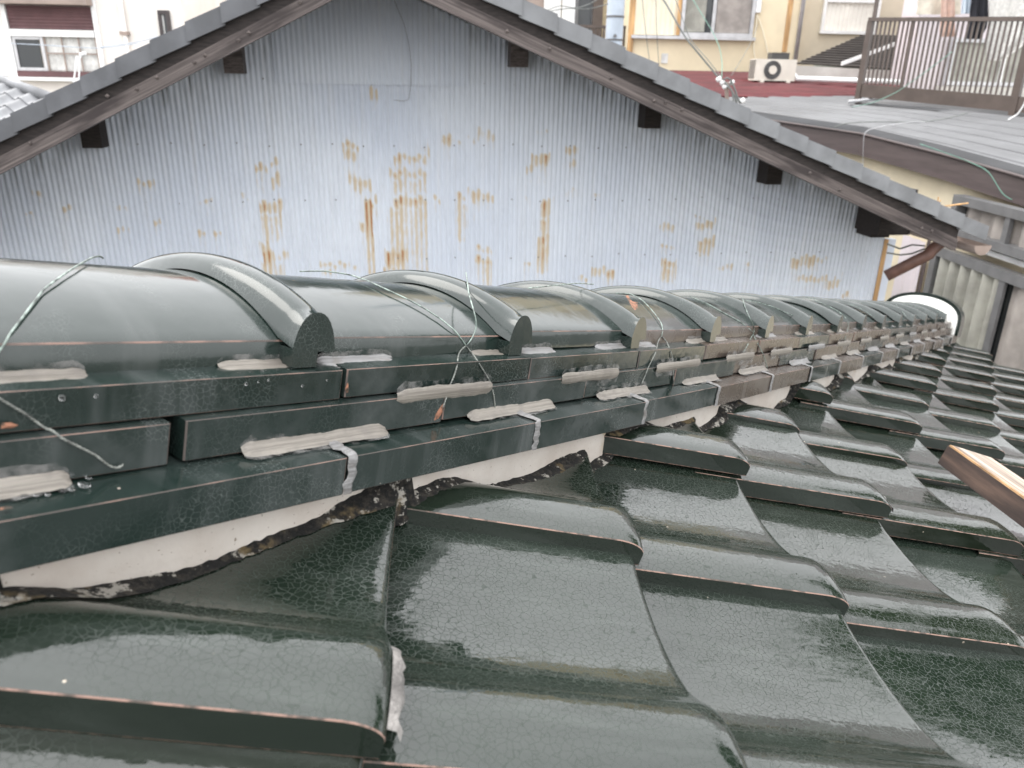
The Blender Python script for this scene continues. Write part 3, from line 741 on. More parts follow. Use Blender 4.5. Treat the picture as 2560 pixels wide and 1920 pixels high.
chip(rpoly(cr(c4o, .4219, [(2052, 845), (2060, 842), (2058, 900), (2046, 905), (2040, 880)])), A_)
chip(rpoly(cr(c5o, .4219, [(1150, 1180), (1165, 1178), (1170, 1190), (1160, 1197), (1150, 1193)])), A_)
chip(rpoly(cr(c4o, .4219, [(0, 1598), (70, 1592), (80, 1600), (0, 1612)])), B_)
# rain drops
dr = MB(); sph = bmesh.new(); bmesh.ops.create_icosphere(sph, subdivisions=2, radius=1.); sv = [np.array(v.co) for v in sph.verts]; sf = [tuple(v.index for v in f.verts) for f in sph.faces]; sph.free()
def drop(p, nrm, r):
    nrm = nrm / np.linalg.norm(nrm); u = np.cross(nrm, [.3, .5, .8]); u /= np.linalg.norm(u); w = np.cross(nrm, u); a, b = r * (1 + .5 * random.random()), r
    dr.add([p + u * v[0] * a + w * v[1] * b + nrm * v[2] * r * .45 for v in sv], sf)
for x, y, r in [] + [(600 + k * 22 + 6 * (k % 3), 932 - k * 2, 4 + k % 3 * 2) for k in range(8)] + \
        [(60, 1240, 9), (92, 1238, 6), (120, 1236, 6), (155, 1226, 9), (180, 1223, 7), (212, 1212, 12), (222, 1195, 6), (100, 1215, 8), (170, 1212, 5)]:
    drop(ridge_hit(x, y, .0), B_ + .1 * A_, r / FPX * .5)
for x, y, r in [(155, 995, 7), (240, 990, 5), (616, 960, 5), (646, 955, 3), (672, 950, 4), (756, 965, 4), (818, 950, 3)]:
    drop(ridge_hit(x, y, .0), A_, r / FPX * .5)
dr.build('rain_drops', 'water', ridge, smooth=True, kind='stuff')

# ---------------------------------------------------------------- plank lying on the tiles
def roof_pt(x, y, n0):
    v = ray(x, y); t = ((O + n0 * Nn) @ Nn) / (v @ Nn); return v * t
pa = roof_pt(2372, 1110, .0725); pb = roof_pt(2640, 1299, .0725)
ux = pb - pa; ux /= np.linalg.norm(ux); uz = Nn; uy = np.cross(uz, ux)
pk = MB(); L, Wd, T = 1.2, .095, .040
end = [(0, 0, 0), (0, .0, 1), (.010, .5, 1.02), (.0, 1., 1)]
xs = [0, .01, .3, .7, L]
pk.box(pa - uz * (T + .0), ux * L, uy * Wd, uz * (T - .003), 1)
pk.box(pa - uz * .003 + ux * .002 + uy * .001, ux * (L - .004), uy * .006, uz * .003, 2)
pk.box(pa - uz * .003 + ux * .002 + uy * .0072, ux * (L - .004), uy * (Wd - .0084), uz * .0034, 0)
tag(pk.build('wooden_plank', ['plank', 'plankside', 'plankraw'], axes=(ux, uz)), 'rough sawn wooden plank lying across the green roof tiles', 'plank')

# ================================================================== neighbouring gable house with the corrugated wall
AZ = 80.; ar = math.radians(AZ); nrm = np.array([math.cos(ar), -math.sin(ar), 0.])   # faces the viewer
FW = Facade(-nrm * 5.2, AZ)
OVH = .9
FV = Facade(-nrm * (5.2 - OVH), AZ)     # plane of the verge
gh = thing('gable_house', 'gabled house with a rust streaked pale blue corrugated iron wall', 'house', tuple(FW.pt(0, GZ, -2)))
# underside of the barge boards in the verge plane
L0 = FV.tz(0, 435); L1 = FV.tz(830, 0); R0 = FV.tz(1057, 0); R1 = FV.tz(2183, 531)
ml = (L1[1] - L0[1]) / (L1[0] - L0[0]); mr = (R1[1] - R0[1]) / (R1[0] - R0[0])
tp = (L1[1] - ml * L1[0] - R0[1] + mr * R0[0]) / (mr - ml); zp = L1[1] + ml * (tp - L1[0])
def zl(t): return zp + (ml * (t - tp) if t < tp else mr * (t - tp))      # barge underside
tR = FW.tz(2208, 613)[0]; tL = tp - (tR - tp) * .92
# wall sheet: real corrugation, one column of vertices per sixth of a wave
PIT = .0318
RUST = [(862, 888, 352, 372, .9), (866, 885, 375, 400, .8), (878, 900, 436, 465, .55), (888, 900, 440, 480, .7), (913, 921, 440, 470, .5), (916, 926, 490, 590, 1.), (905, 925, 545, 575, .8), (920, 934, 575, 730, .45), (932, 936, 500, 512, .9),
 (992, 1066, 380, 400, .85), (980, 1062, 418, 440, .75), (990, 1060, 440, 480, .28), (990, 1062, 486, 512, .95), (980, 1065, 510, 720, .25), (968, 1012, 620, 660, .8), (966, 985, 670, 700, .9), (1000, 1010, 630, 720, .5), (1045, 1052, 570, 600, .5), (975, 1010, 530, 540, .45),
 (1143, 1165, 476, 495, .65), (1145, 1165, 495, 600, .24), (1183, 1228, 478, 505, .7), (1195, 1222, 615, 628, .75), (1193, 1223, 642, 660, .95), (1212, 1222, 655, 730, .5), (1316, 1322, 650, 660, .9),
 (1335, 1368, 382, 412, .8), (1322, 1330, 408, 432, .6), (1420, 1438, 362, 384, .6), (1358, 1368, 500, 545, .8), (1358, 1367, 545, 600, .55), (1350, 1366, 590, 615, .75), (1350, 1366, 615, 680, .35), (1430, 1436, 400, 420, .3),
 (643, 662, 405, 425, .8), (682, 690, 398, 415, .85), (683, 695, 436, 470, .7), (655, 700, 500, 530, .9), (660, 700, 530, 600, .3), (665, 680, 620, 660, .9), (685, 715, 630, 650, .6), (655, 668, 600, 640, .6), (660, 710, 650, 730, .28),
 (500, 507, 575, 590, .8), (538, 546, 578, 590, .8), (298, 316, 508, 524, .55), (300, 318, 560, 580, .5), (392, 396, 550, 562, .35), (350, 380, 450, 466, .35), (500, 530, 498, 508, .3), (610, 620, 490, 502, .4), (805, 868, 648, 662, .6), (812, 822, 668, 682, .7), (885, 892, 665, 675, .6),
 (930, 938, 225, 256, .35), (1486, 1530, 665, 690, .75), (1452, 1462, 685, 700, .7), (1660, 1684, 652, 668, .8), (1662, 1682, 668, 705, .5), (1655, 1682, 560, 580, .4), (1655, 1680, 615, 622, .35), (1745, 1780, 555, 575, .6), (1752, 1778, 600, 630, .6), (1755, 1770, 628, 640, .45), (1800, 1828, 660, 674, .55),
 (1742, 1760, 538, 545, .4), (1985, 2030, 640, 668, .7), (2035, 2062, 640, 655, .55), (2000, 2060, 690, 706, .35), (2074, 2080, 700, 725, .5), (2092, 2096, 690, 715, .5), (2112, 2118, 728, 744, .7), (1868, 1874, 655, 668, .3),
 (1130, 1190, 345, 360, .22), (1200, 1230, 320, 350, .25), (1340, 1370, 320, 332, .2), (1420, 1440, 470, 480, .25), (86, 98, 472, 490, .5), (72, 78, 530, 540, .5), (160, 176, 508, 526, .5), (1110, 1124, 340, 365, .8), (1060, 1064, 360, 372, .7), (1088, 1094, 498, 506, .7), (1318, 1322, 486, 494, .6), (1386, 1394, 488, 494, .5), (1488, 1496, 482, 490, .5)]
rus = []
for x0, x1, y0, y1, st in RUST:
    a = FW.tz(x0, y0); b = FW.tz(x1, y1); c = FW.tz((x0 + x1) / 2, y0); d_ = FW.tz((x0 + x1) / 2, y1); rus.append((a[0], b[0], c[1], d_[1], st))
ZB = -2.9; t_ = np.arange(tL, tR, PIT / 6); zrows = 92
rs = random.Random(3); wavej = {}
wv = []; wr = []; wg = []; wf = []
for a, t in enumerate(t_):
    zt = zl(t) + .10; ph = t / PIT; crest = .5 + .5 * math.cos(2 * math.pi * ph); wi = round(ph)
    if wi not in wavej: wavej[wi] = (rs.random(), rs.gauss(0, .016), rs.random())
    rj, zj, amp = wavej[wi]
    zlow = -1.95
    for b in range(zrows):
        z = zt + (zlow - zt) * b / (zrows - 1) if b < zrows - 1 else ZB
        q = FW.pt(t, z, .0045 * math.cos(2 * math.pi * ph) + .004 * math.sin(t * 1.7) + .005 * math.sin(z * 3 + t) + .0022 * (math.floor(t / .604) % 2) + (.0015 if z < -.75 + .004 * math.sin(t) else 0)); wv.append(q)
        rv = 0.
        for t0, t1, z0, z1, st in rus:
            if t0 - PIT * .6 < t < t1 + PIT * .6 and z1 - .25 * st - .03 < z < z0 + .04:
                hi = z0 + zj; lo = z1 + zj * .7
                ed = min(1, max(0, (hi - z) / .018)); 
                tail = 1. if z > lo else max(0., 1 - (lo - z) / (.10 + .14 * st)) * .45
                head = 1.15 - .45 * min(1, max(0, (hi - z) / max(.02, hi - lo)))
                rv = max(rv, (st if st > .36 else st * 1.7) * ed * tail * head * (.38 + .62 * crest ** 1.5) * (.5 + .7 * amp))
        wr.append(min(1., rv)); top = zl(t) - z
        streak_len = (.04 + .22 * rj ** 1.6) * (.35 + .65 * (.5 + .5 * math.sin(wi * .23 + 1.1)))  # mildew streaks in the valleys, also standing in for shade under the eaves
        wg.append(.12 * rs.random() + max(0., 1 - (top - .02) / max(.03, streak_len)) * (.25 + .75 * (1 - crest)) * (.12 + .2 * amp))
nA = len(t_)
for a in range(nA - 1):
    for b in range(zrows - 1): wf.append((a * zrows + b, a * zrows + b + 1, (a + 1) * zrows + b + 1, (a + 1) * zrows + b))
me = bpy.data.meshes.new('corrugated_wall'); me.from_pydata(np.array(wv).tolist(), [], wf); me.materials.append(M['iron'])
for nm, dat in (('rust', wr), ('mildew_shade', wg)):
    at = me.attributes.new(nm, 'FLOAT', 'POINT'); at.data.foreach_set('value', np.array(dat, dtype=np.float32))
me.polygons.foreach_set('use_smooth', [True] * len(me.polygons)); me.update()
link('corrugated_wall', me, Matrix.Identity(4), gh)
# upper patch sheet lapped over the wall
pr_ = FW.tz(1172, 216); pl_ = FW.tz(690, 217)
tt = np.arange(pl_[0], pr_[0], PIT / 6); ps = MB()
ps.grid([[FW.pt(t, z, .015 + .0045 * math.cos(2 * math.pi * t / PIT) + .004 * math.sin(t * 1.7)) for z in np.linspace(pr_[1], zl(t) + .08, 6)] for t in tt])
e_ = tt[-1]; ps.grid([[FW.pt(e_, z, o) for z in (pr_[1], zl(e_) + .08)] for o in (.0005, .0205)]); 
me, c = ps.mesh('wall_patch_sheet', ['iron'], True, True)
link('wall_patch_sheet', me, Matrix.Translation(Vector(c)), gh)
# body of the house behind the sheets
bd = MB(); bd.add([FW.pt(tL, GZ, -.03), FW.pt(tR, GZ, -.03), FW.pt(tR, zl(tR) + .03, -.03), FW.pt(tp, zp + .08, -.03), FW.pt(tL, zl(tL) + .03, -.03)] + [FW.pt(tL, GZ, -6), FW.pt(tR, GZ, -6), FW.pt(tR, zl(tR) + .03, -6), FW.pt(tp, zp + .08, -6), FW.pt(tL, zl(tL) + .03, -6)],
   [(0, 1, 2, 3, 4), (9, 8, 7, 6, 5), (1, 6, 7, 2), (0, 4, 9, 5)]); bd.build('wall', 'iron', gh)
FW.part('corner_trim', 'rustpost', gh, tR - .002, tR + .030, ZB, zl(tR) - .05, -.02, .012)
FW.part('corner_board', 'iron', gh, tR + .031, tR + .095, ZB, zl(tR) - .05, -.05, .005)
# sheet fixings in horizontal rows
fx = MB()
for row_y in (205, 363, 502, 648):
    zr = FW.tz(1000, row_y)[1]
    for t in np.arange(tL + .2, tR - .1, PIT * 6):
        tt_ = round(t / PIT) * PIT
        if zr < zl(tt_) - .1: 
            p = FW.pt(tt_, zr + rs.gauss(0, .006) , .006 + .004 * math.sin(tt_ * 1.7)); fx.add([p + np.array([.0, 0, .006]), p + FW.w * .006, p - np.array([0, 0, .006]), p - FW.w * .006, p + FW.n * .006], [(4, 0, 1), (4, 1, 2), (4, 2, 3), (4, 3, 0)])
fx.build('sheet_fixings', 'greyal', gh, kind='stuff')
# string hanging on the wall
mb = MB(); mb.tube([FW.pt(*FW.tz(x, y, .02), .02) for x, y in ((985, 0), (1010, 60), (1022, 110), (1028, 160), (1027, 215), (1022, 248), (1010, 253), (985, 250))], .0014, 5); mb.build('hanging_string', 'steel', gh)
# roof planes, soffit, barge boards, verge tiles
TH = .235
def rafter(name, mat, ta, tb, lo, hi, o0, o1, up=0.):
    mb = MB(); V = [FV.pt(t, zl(t) + d_ , o) for o in (o0, o1) for t, d_ in ((ta, lo), (tb, lo), (tb, hi), (ta, hi))]
    mb.add(V, [(0, 1, 2, 3), (7, 6, 5, 4), (0, 4, 5, 1), (1, 5, 6, 2), (2, 6, 7, 3), (3, 7, 4, 0)]); return mb
tEl, tEr = tL - .62, FV.tz(2392, 612)[0]
# keep the joint at the apex exactly on tp
for ta, tb in ((tEl, tp - .001), (tp + .001, tEr)):
    ax_ = (FV.pt(tb, zl(tb)) - FV.pt(ta, zl(ta)), np.array([0, 0, 1.]))
    rafter('b', None, ta, tb, 0., .075, -.045, .0).build('bargeboard', 'timber', gh, axes=ax_)
    rafter('b', None, ta, tb, .0765, .150, -.052, -.012).build('fascia_board', 'darktimber', gh)
    rafter('b', None, ta, tb, .151, .175, -6.4, -.05).build('roof_board', 'darktimber', gh)
    rafter('b', None, ta, tb, .1, .150, -OVH - .01, -.053).build('soffit', 'darktimber', gh)
def verge(p0, sgn, n, pitch_t, start):
    for k in range(n):
        t0 = start + sgn * k * pitch_t; t1 = t0 + sgn * (pitch_t + .012)
        up = lambda t: (abs(t - t0) / pitch_t) * .030      # each tile lifts over the next one downslope
        hi = lambda t: zl(t) + .205 - .022 + up(t) * 0
        lo = .128; th = .215
        mb = MB(); r1, r2 = random.gauss(0, .002), random.gauss(0, .002)
        # sgn points downslope: the lower end is lifted
        a, b = (0., .011)
        V = []
        for o0, o1 in ((-.33, .018),):
            z = [(t0, lo + a + r1), (t1, lo + b + r1), (t1, th + b + r2), (t0, th + a + r2)]
            V = [FV.pt(t, zl(t) + d_, o) for o in (-.30, -.0065) for t, d_ in ((t0, th - .03), (t1, th + b - .03), (t1, th + b), (t0, th + a))]
            mb.add(V, [(0, 1, 2, 3), (7, 6, 5, 4), (0, 4, 5, 1), (1, 5, 6, 2), (2, 6, 7, 3), (3, 7, 4, 0)])
            V = [FV.pt(t, zl(t) + d_, o + do) for o in (-.006, .018) for t, d_, do in ((t0, lo + a, 0.), (t1, lo + b, .010), (t1, th + b + .001, .010), (t0, th + a + .001, 0.))]
            mb.add(V, [(0, 1, 2, 3), (7, 6, 5, 4), (0, 4, 5, 1), (1, 5, 6, 2), (2, 6, 7, 3), (3, 7, 4, 0)])
            # raised roll behind the edge
            q0, q1 = FV.pt(t0, zl(t0) + th + a - .004, -.10), FV.pt(t1, zl(t1) + th + b - .004, -.10)
            mb.tube([q0 - np.array([0, 0, .018]), q1 - np.array([0, 0, .018])], .034, 10)
        mb.build('verge_tile', 'verge' if sgn > 0 else 'verge_shaded', gh)
tjr = [FV.tz(x, y)[0] for x, y in ((1297, 38), (1388, 80), (1466, 120), (1550, 158), (1626, 194), (1706, 232), (1787, 270), (1852, 300), (1926, 338), (1989, 367), (2065, 401), (2128, 430), (2192, 464), (2263, 496), (2314, 527), (2381, 557), (2455, 590))]
tjl = [FV.tz(x, y)[0] for x, y in ((44, 316), (132, 273), (213, 228), (301, 182), (390, 134), (476, 89), (562, 45))]
pr = (tjr[-1] - tjr[0]) / 16; pl2 = (tjl[-1] - tjl[0]) / 6
nr = int((tjr[0] - tp) / pr) ; verge(None, 1, nr + 16, pr, tjr[0] - nr * pr)
nl = int((tp - tjl[-1]) / pl2); verge(None, -1, nl + 12, pl2, tjl[-1] + nl * pl2)
# tiled slopes behind the verge: courses of overlapping tiles
def slope_rows(sgn, t0, t1, pitch):
    mb = MB(); k = 0; t = t0
    while (t - t1) * sgn < 0:
        tb = t + sgn * (pitch + .03); rows = []
        for o in np.arange(-.34, -6.3, -.045):
            w = .018 * math.sin((o + .34) / .265 * 2 * math.pi)
            rows.append([FV.pt(t, zl(t) + .185 + w, o), FV.pt(tb, zl(tb) + .205 + w, o), FV.pt(tb, zl(tb) + .18 + w, o)])
        mb.grid(rows); t += sgn * pitch; k += 1
    return mb
slope_rows(1, tp, tEr, pr).build('roof_slope', 'verge', gh, smooth=True, angle=40) ; slope_rows(-1, tp, tEl, pl2).build('roof_slope', 'verge', gh, smooth=True, angle=40)
mb = MB(); q0, q1 = FV.pt(tp, zp + .27, .06), FV.pt(tp, zp + .27, -6.3); mb.tube([q0, q1], .12, 14); mb.build('ridge_roll', 'verge', gh, smooth=True)
# nail heads / bolts on barge boards are fine pieces
nb = MB()
for x, y in ((75, 358), (268, 240), (342, 223), (392, 193), (486, 156), (512, 138), (596, 100), (622, 82), (750, 5), (1268, 78), (1375, 122), (1528, 195), (1636, 252), (1664, 256), (2025, 432), (2100, 475), (2305, 570), (2330, 578), (1705, 275)):
    p = FV.pt(*FV.tz(x, y, .004), .003); nb.add([p + np.array([0, 0, .012]), p + FV.w * .012, p - np.array([0, 0, .012]), p - FV.w * .012, p + FV.n * .008], [(4, 0, 1), (4, 1, 2), (4, 2, 3), (4, 3, 0)])
nb.build('nail_heads', 'timber', gh, kind='stuff')
# purlin ends under the verge
for x, y, hh in ((214, 329, .10), (575, 134, .085), (1305, 116, .085), (1642, 281, .09), (1948, 428, .09)):
    t, z = FW.tz(x, y, .2); mb = MB(); zc = min(z, zl(t) - .02); FW.slab(mb, t - .055, t + .055, zc - hh * .2, zc + .16, .002, .12 + .03 * random.random()); mb.build('purlin_end', 'darktimber' if x not in (575, 1305) else 'timber', gh)
t, z = FW.tz(2213, 560, .2); mb = MB(); FW.slab(mb, t - .11, t + .13, z - .06, z + .25, .015, .30); mb.build('eaves_beam_end', 'darktimber', gh)
mb = MB(); FW.slab(mb, t - .09, t + .05, z - .095, z - .062, .015, .20); mb.build('beam_bracket', 'darktimber', gh)
# eaves gutter and down pipe
tg = FV.tz(2450, 612)[0]
mb = MB(); c0 = FV.pt(tg, FV.tz(2450, 612)[1], 0.); rows = []
for o in (.03, -3, -6.4):
    rows.append([FV.pt(tg, c0[2], o) + .06 * (math.cos(a) * FV.w + math.sin(a) * np.array([0, 0, 1])) for a in np.linspace(math.pi, 2 * math.pi, 11)])
mb.grid(rows); mb.add(rows[0], [tuple(range(11))]); mb.build('gutter', 'taupe', gh, smooth=True)
mb = MB(); q = [FV.pt(*FV.tz(2372, 598, -.2), -.2), FV.pt(*FV.tz(2340, 612, -.2), -.2), FV.pt(*FV.tz(2322, 636, -.2), -.2), FV.pt(*FV.tz(2215, 690, -.3), -.3)]
mb.tube([q[0], q[0] * .35 + q[1] * .65, q[1] * .5 + q[2] * .5, q[2], q[2] * .9 + q[3] * .1, q[3]], .038, 12); mb.build('down_pipe', 'rustpipe', gh, smooth=True)
for dy in (0, 22):
    mb = MB(); mb.tube([FV.pt(*FV.tz(x, y + dy, -.25), -.25) for x, y in ((2218, 610), (2250, 622 - dy * .3), (2280, 612), (2312, 615 - dy * .7))], .006, 6); mb.build('pipe_tie', 'wiregrey', gh)
tw = thing('dry_twig', 'dry straw twig caught on the last verge tiles of the gable', 'twig', tuple(FV.pt(*FV.tz(2335, 525, -.05), -.05)))
mb = MB(); mb.tube([FV.pt(*FV.tz(x, y, -.02), -.02) for x, y in ((2325, 524), (2345, 518), (2380, 513), (2420, 508))], .005, 5); mb.build('stem', 'rustpost', tw)
for a, b in (((2343, 520), (2346, 492)), ((2338, 522), (2352, 500)), ((2330, 524), (2365, 528))):
    mb = MB(); mb.tube([FV.pt(*FV.tz(*a, -.02), -.02), FV.pt(*FV.tz(*b, -.02), -.02)], .004, 5); mb.build('sprig', 'rustpost', tw)

# ================================================================== background, left
Fw = Facade(P(130, 130, 13.), 88.)
wh = thing('white_house', 'off white rendered house with a half lowered maroon shutter', 'house', tuple(Fw.pt(0, GZ, -2)))
x0 = Fw.tz(-150, 100)[0]; x1 = Fw.tz(462, 100)[0]
Fw.part('wall', 'white_r', wh, x0, x1, GZ, 2.6, -5, 0.)
t0, t1, z0, z1 = Fw.rect(33, 90, 256, 180)
w0 = thing  # noqa
win = Fw.frame('window', 'whitep', wh, t0 - .07, t1 + .07, z0 - .15, z1 + .62, .06, .005, .07)
def kid(o, fn): return fn(o)
Fw.part('pane', 'glass', win, t0 + .0, t0 + .38, z0 + .03, z1 - .02, .012, .03)
Fw.ribbed('curtain', 'curtain', win, t0 + .47, t1 - .01, z0 + .01, z1 - .01, .012, .11, .008)
Fw.frame('sash', 'alu', win, t0 - .005, t0 + .46, z0, z1, .045, .034, .05)
sb = MB(); 
for f in (.0, .335, .667, 1.): Fw.slab(sb, t0 + .47 + (t1 - t0 - .49) * f, t0 + .49 + (t1 - t0 - .49) * f, z0 + .0, z1, .034, .048)
Fw.slab(sb, t0 + .47, t1, (z0 + z1) / 2, (z0 + z1) / 2 + .02, .036, .050); sb.build('glazing_bars', 'taupe', win)
a = Fw.rect(14, 16, 236, 76); Fw.ribbed('shutter_curtain', 'maroon', win, t0, t1, z1 + .10, a[3] + .02, .045, .045, .008, False)
Fw.part('shutter_rail', 'whitep', win, t0 - .0, t1 + .0, z1 + .0, z1 + .095, .025, .09)
a = Fw.rect(-20, -40, 232, 16); Fw.part('shutter_box', 'taupe', win, t0 - .12, t1 + .05, a[2], a[2] + .26, .08, .26)
Fw.part('apron', 'maroon', win, t0 - .008, t1 + .008, z0 - .088, z0 - .002, .012, .078); Fw.part('sill', 'whitep', win, t0 - .09, t1 + .09, z0 - .14, z0 - .092, .01, .13)
t0, t1, z0, z1 = Fw.rect(396, 26, 434, 104); w2 = Fw.frame('window', 'bronze', wh, t0, t1, z0 - .2, z1, .05, .004, .06); Fw.part('pane', 'glass', w2, t0 + .05, t1 - .05, z0 - .15, z1 - .05, .01, .022); Fw.ribbed('curtain', 'curtain', w2, t0 + .08, t1 - .13, z0 - .14, z1 - .06, .028, .07, .004)
a = Fw.tz(283, 0); b = Fw.tz(318, 150); mb = MB(); mb.tube([Fw.pt(a[0] + .12, 2.4, .05), Fw.pt(a[0] + .12, GZ, .05)], .035, 10); mb.build('drain_pipe', 'white_r', wh, smooth=True)
mb = MB(); Fw.slab(mb, a[0] + .06, a[0] + .18, Fw.tz(303, 88)[1], Fw.tz(303, 88)[1] + .05, .0, .1); mb.build('pipe_clip', 'taupe', wh)
a = Fw.rect(470, 12, 492, 56); mb = MB(); nb_ = Facade(P(478, 60, 15.), 88.)
lh = thing('narrow_cream_house', 'narrow cream house end squeezed behind the white house', 'house', tuple(nb_.pt(0, GZ, -2)))
q0, q1 = nb_.tz(440, 60)[0], nb_.tz(496, 60)[0]; nb_.part('wall', 'cream', lh, q0, q1, GZ, 3., -3, 0)
a = nb_.rect(474, 12, 490, 56); w3 = nb_.frame('window', 'bronze', lh, a[0], a[1], a[2], a[3], .03, .003, .05); nb_.part('pane', 'glass', w3, a[0] + .03, a[1] - .03, a[2] + .03, a[3] - .03, .006, .02)
Fr = Facade(P(540, 40, 17.), 88.)
rh = thing('red_house', 'brick red sided house glimpsed above the left verge', 'house', tuple(Fr.pt(0, GZ, -2)))
q0, q1 = Fr.tz(480, 40)[0], Fr.tz(760, 40)[0]; Fr.part('wall', 'redwall', rh, q0, q1, GZ, 3.4, -4, -.01)
Fr.ribbed('siding', 'redwall', rh, q0, q1, -1, 3.4, .01, .12, .012)
a = Fr.rect(515, -20, 524, 60); Fr.part('post', 'whitep', rh, a[0], a[1], -1, 3.4, .03, .12); a = Fr.rect(485, -4, 700, 4); Fr.part('beam', 'whitep', rh, a[0], a[1], a[2], a[3], .125, .2)
# small grey tiled roof at the left edge
gt = thing('grey_tiled_house', 'low house with a small grey pan tiled roof at the left edge', 'house', tuple(P(20, 300, 9.5) + np.array([0, 0, GZ])))
ra, rb = P(-60, 172, 10.4), P(150, 250, 9.6); ra[2] = rb[2] = (ra[2] + rb[2]) / 2
ra, rb = P(-60, 178, 10.6), P(148, 256, 10.0); dwn = np.array([-.62, -1.15, -.58]); dwn /= np.linalg.norm(dwn); al = rb - ra; LA = np.linalg.norm(al); al /= LA; nr_ = np.cross(dwn, al); nr_ = nr_ if nr_[2] > 0 else -nr_
pm = MB(); prow = []
for u in np.linspace(0, .24, 9):
    prow.append([(u, v, .028 * math.sin(u / .24 * 2 * math.pi) + .018 * v / .2) for v in (0., .1, .21)])
pm.grid(prow); pm.grid([[q[-1] for q in prow], [(q[-1][0], q[-1][1], q[-1][2] - .03) for q in prow]]); me_pan, _ = pm.mesh('pan_tile', ['roofgrey'], True, False, 40)
for i in range(int(LA / .24) + 1):
    for j in range(11):
        p = ra + al * (LA - .24 * (i + 1)) + dwn * (.2 * j)
        link('pan_tile', me_pan, Matrix(((al[0], dwn[0], nr_[0], p[0]), (al[1], dwn[1], nr_[1], p[1]), (al[2], dwn[2], nr_[2], p[2]), (0, 0, 0, 1))), gt)
mb = MB(); mb.tube([ra + nr_ * .03, rb + nr_ * .03], .06, 10); mb.build('ridge_roll', 'roofgrey', gt, smooth=True)
mb = MB(); lowp = ra + dwn * 2.2; lowq = rb + dwn * 2.2
mb.hexa([lowp * [1, 1, 0] + [0, 0, GZ], lowq * [1, 1, 0] + [0, 0, GZ], rb * [1, 1, 0] + [0, 0, GZ], ra * [1, 1, 0] + [0, 0, GZ], lowp - nr_ * .06, lowq - nr_ * .06, rb - nr_ * .06, ra - nr_ * .06]); mb.build('wall', 'cream', gt)
# bracket on the left verge
br = thing('insulator_bracket', 'white forked insulator bracket standing on the left verge', 'bracket', tuple(P(188, 205, 6.5)))
for a, b in (((184, 210), (192, 140)), ((197, 208), (200, 135)), ((190, 165), (207, 132))):
    mb = MB(); mb.tube([P(*a, 6.5), P(*b, 6.5)], .006, 6); mb.build('arm', 'whitep', br)
mb = MB(); mb.tube([P(200, 136, 6.5), P(214, 133, 6.5)], .012, 8); mb.build('insulator', 'whitep', br)

# ================================================================== background, right
Fy = Facade(P(1750, 120, 13.), 87.)
yh = thing('yellow_house', 'pale yellow rendered house with a sliding window and cream storm shutter', 'house', tuple(Fy.pt(0, GZ, -2)))
q0, q1, q2 = Fy.tz(1574, 100)[0], Fy.tz(1992, 100)[0], Fy.tz(2230, 100)[0]
Fy.part('wall', 'yellow', yh, q0, q1, GZ, 3.2, -5, 0.); Fy.part('side_wing', 'beige', yh, q1 + .002, q2 + .6, GZ, 3.2, -5.5, -.35)
t0, t1, z0, z1 = Fy.rect(1590, -60, 1876, 96)
mid = Fy.tz(1700, 50)[0]; m2 = Fy.tz(1781, 50)[0]
Fy.ribbed('storm_shutter', 'shutcream', yh, t0, mid - .03, z0 + .02, z1, .03, .075, .006)
Fy.part('stained_trim', 'rustpost', yh, mid - .055, mid - .005, z0 + .02, z1, .045, .065)
wy = Fy.frame('window', 'alu', yh, mid, t1, z0 + .01, z1, .05, .01, .08)
Fy.part('pane', 'glass', wy, mid + .05, t1 - .05, z0 + .06, z1 - .05, .012, .03); Fy.ribbed('curtain', 'greycurt', wy, mid + .06, m2 - .12, z0 + .07, z1 - .06, .036, .09, .005)
Fy.part('insect_screen', 'brncurt', wy, m2 + .04, t1 - .055, z0 + .065, z1 - .055, .034, .042); Fy.part('mullion', 'alu', wy, m2 - .025, m2 + .025, z0 + .05, z1, .045, .07)
Fy.part('sill', 'alu', yh, t0 - .02, t1 + .05, z0 - .035, z0 + .008, .0, .1)
ax = Fy.tz(1996, 60)[0]; mb = MB(); mb.tube([Fy.pt(ax, 3, .07), Fy.pt(ax, Fy.tz(1990, 150)[1], .07)], .035, 10); mb.build('drain_pipe', 'alu', yh, smooth=True)
Fy.part('stained_trim', 'rustpost', yh, ax - .2, ax - .13, Fy.tz(1990, 130)[1], 3, .003, .02)
Fb = Facade(Fy.p0 - Fy.n * .35, 87.)
a = Fb.rect(2064, 3, 2180, 82); w4 = Fb.frame('shuttered_window', 'whitep', yh, a[0] - .04, a[1] + .04, a[2] - .03, a[3] + .03, .045, .003, .07); Fb.ribbed('storm_shutter', 'shutwhite', w4, a[0], a[1], a[2] + .02, a[3], .02, .07, .005)
a = Fy.tz(1893, 18); mb = MB(); mb.tube([Fy.pt(a[0], a[1] + .1, .03), Fy.pt(a[0], a[1] - .08, .04)], .05, 10); mb.build('pipe_cowl', 'whitep', yh)
for k, L in enumerate((((1893, 35), (1905, 70), (1915, 110), (1920, 135)), ((1893, 35), (1890, 70), (1884, 120), (1888, 150)))):
    mb = MB(); mb.tube([Fy.pt(*Fy.tz(x, y, .05), .05) for x, y in L], .012, 6); mb.build('drain_hose', 'shutcream', yh)
a = Fy.tz(1661, 146); mb = MB(); Fy.slab(mb, a[0] - .05, a[0] + .05, a[1] - .07, a[1] + .07, .001, .012); mb.build('vent_plate', 'curtain', yh)
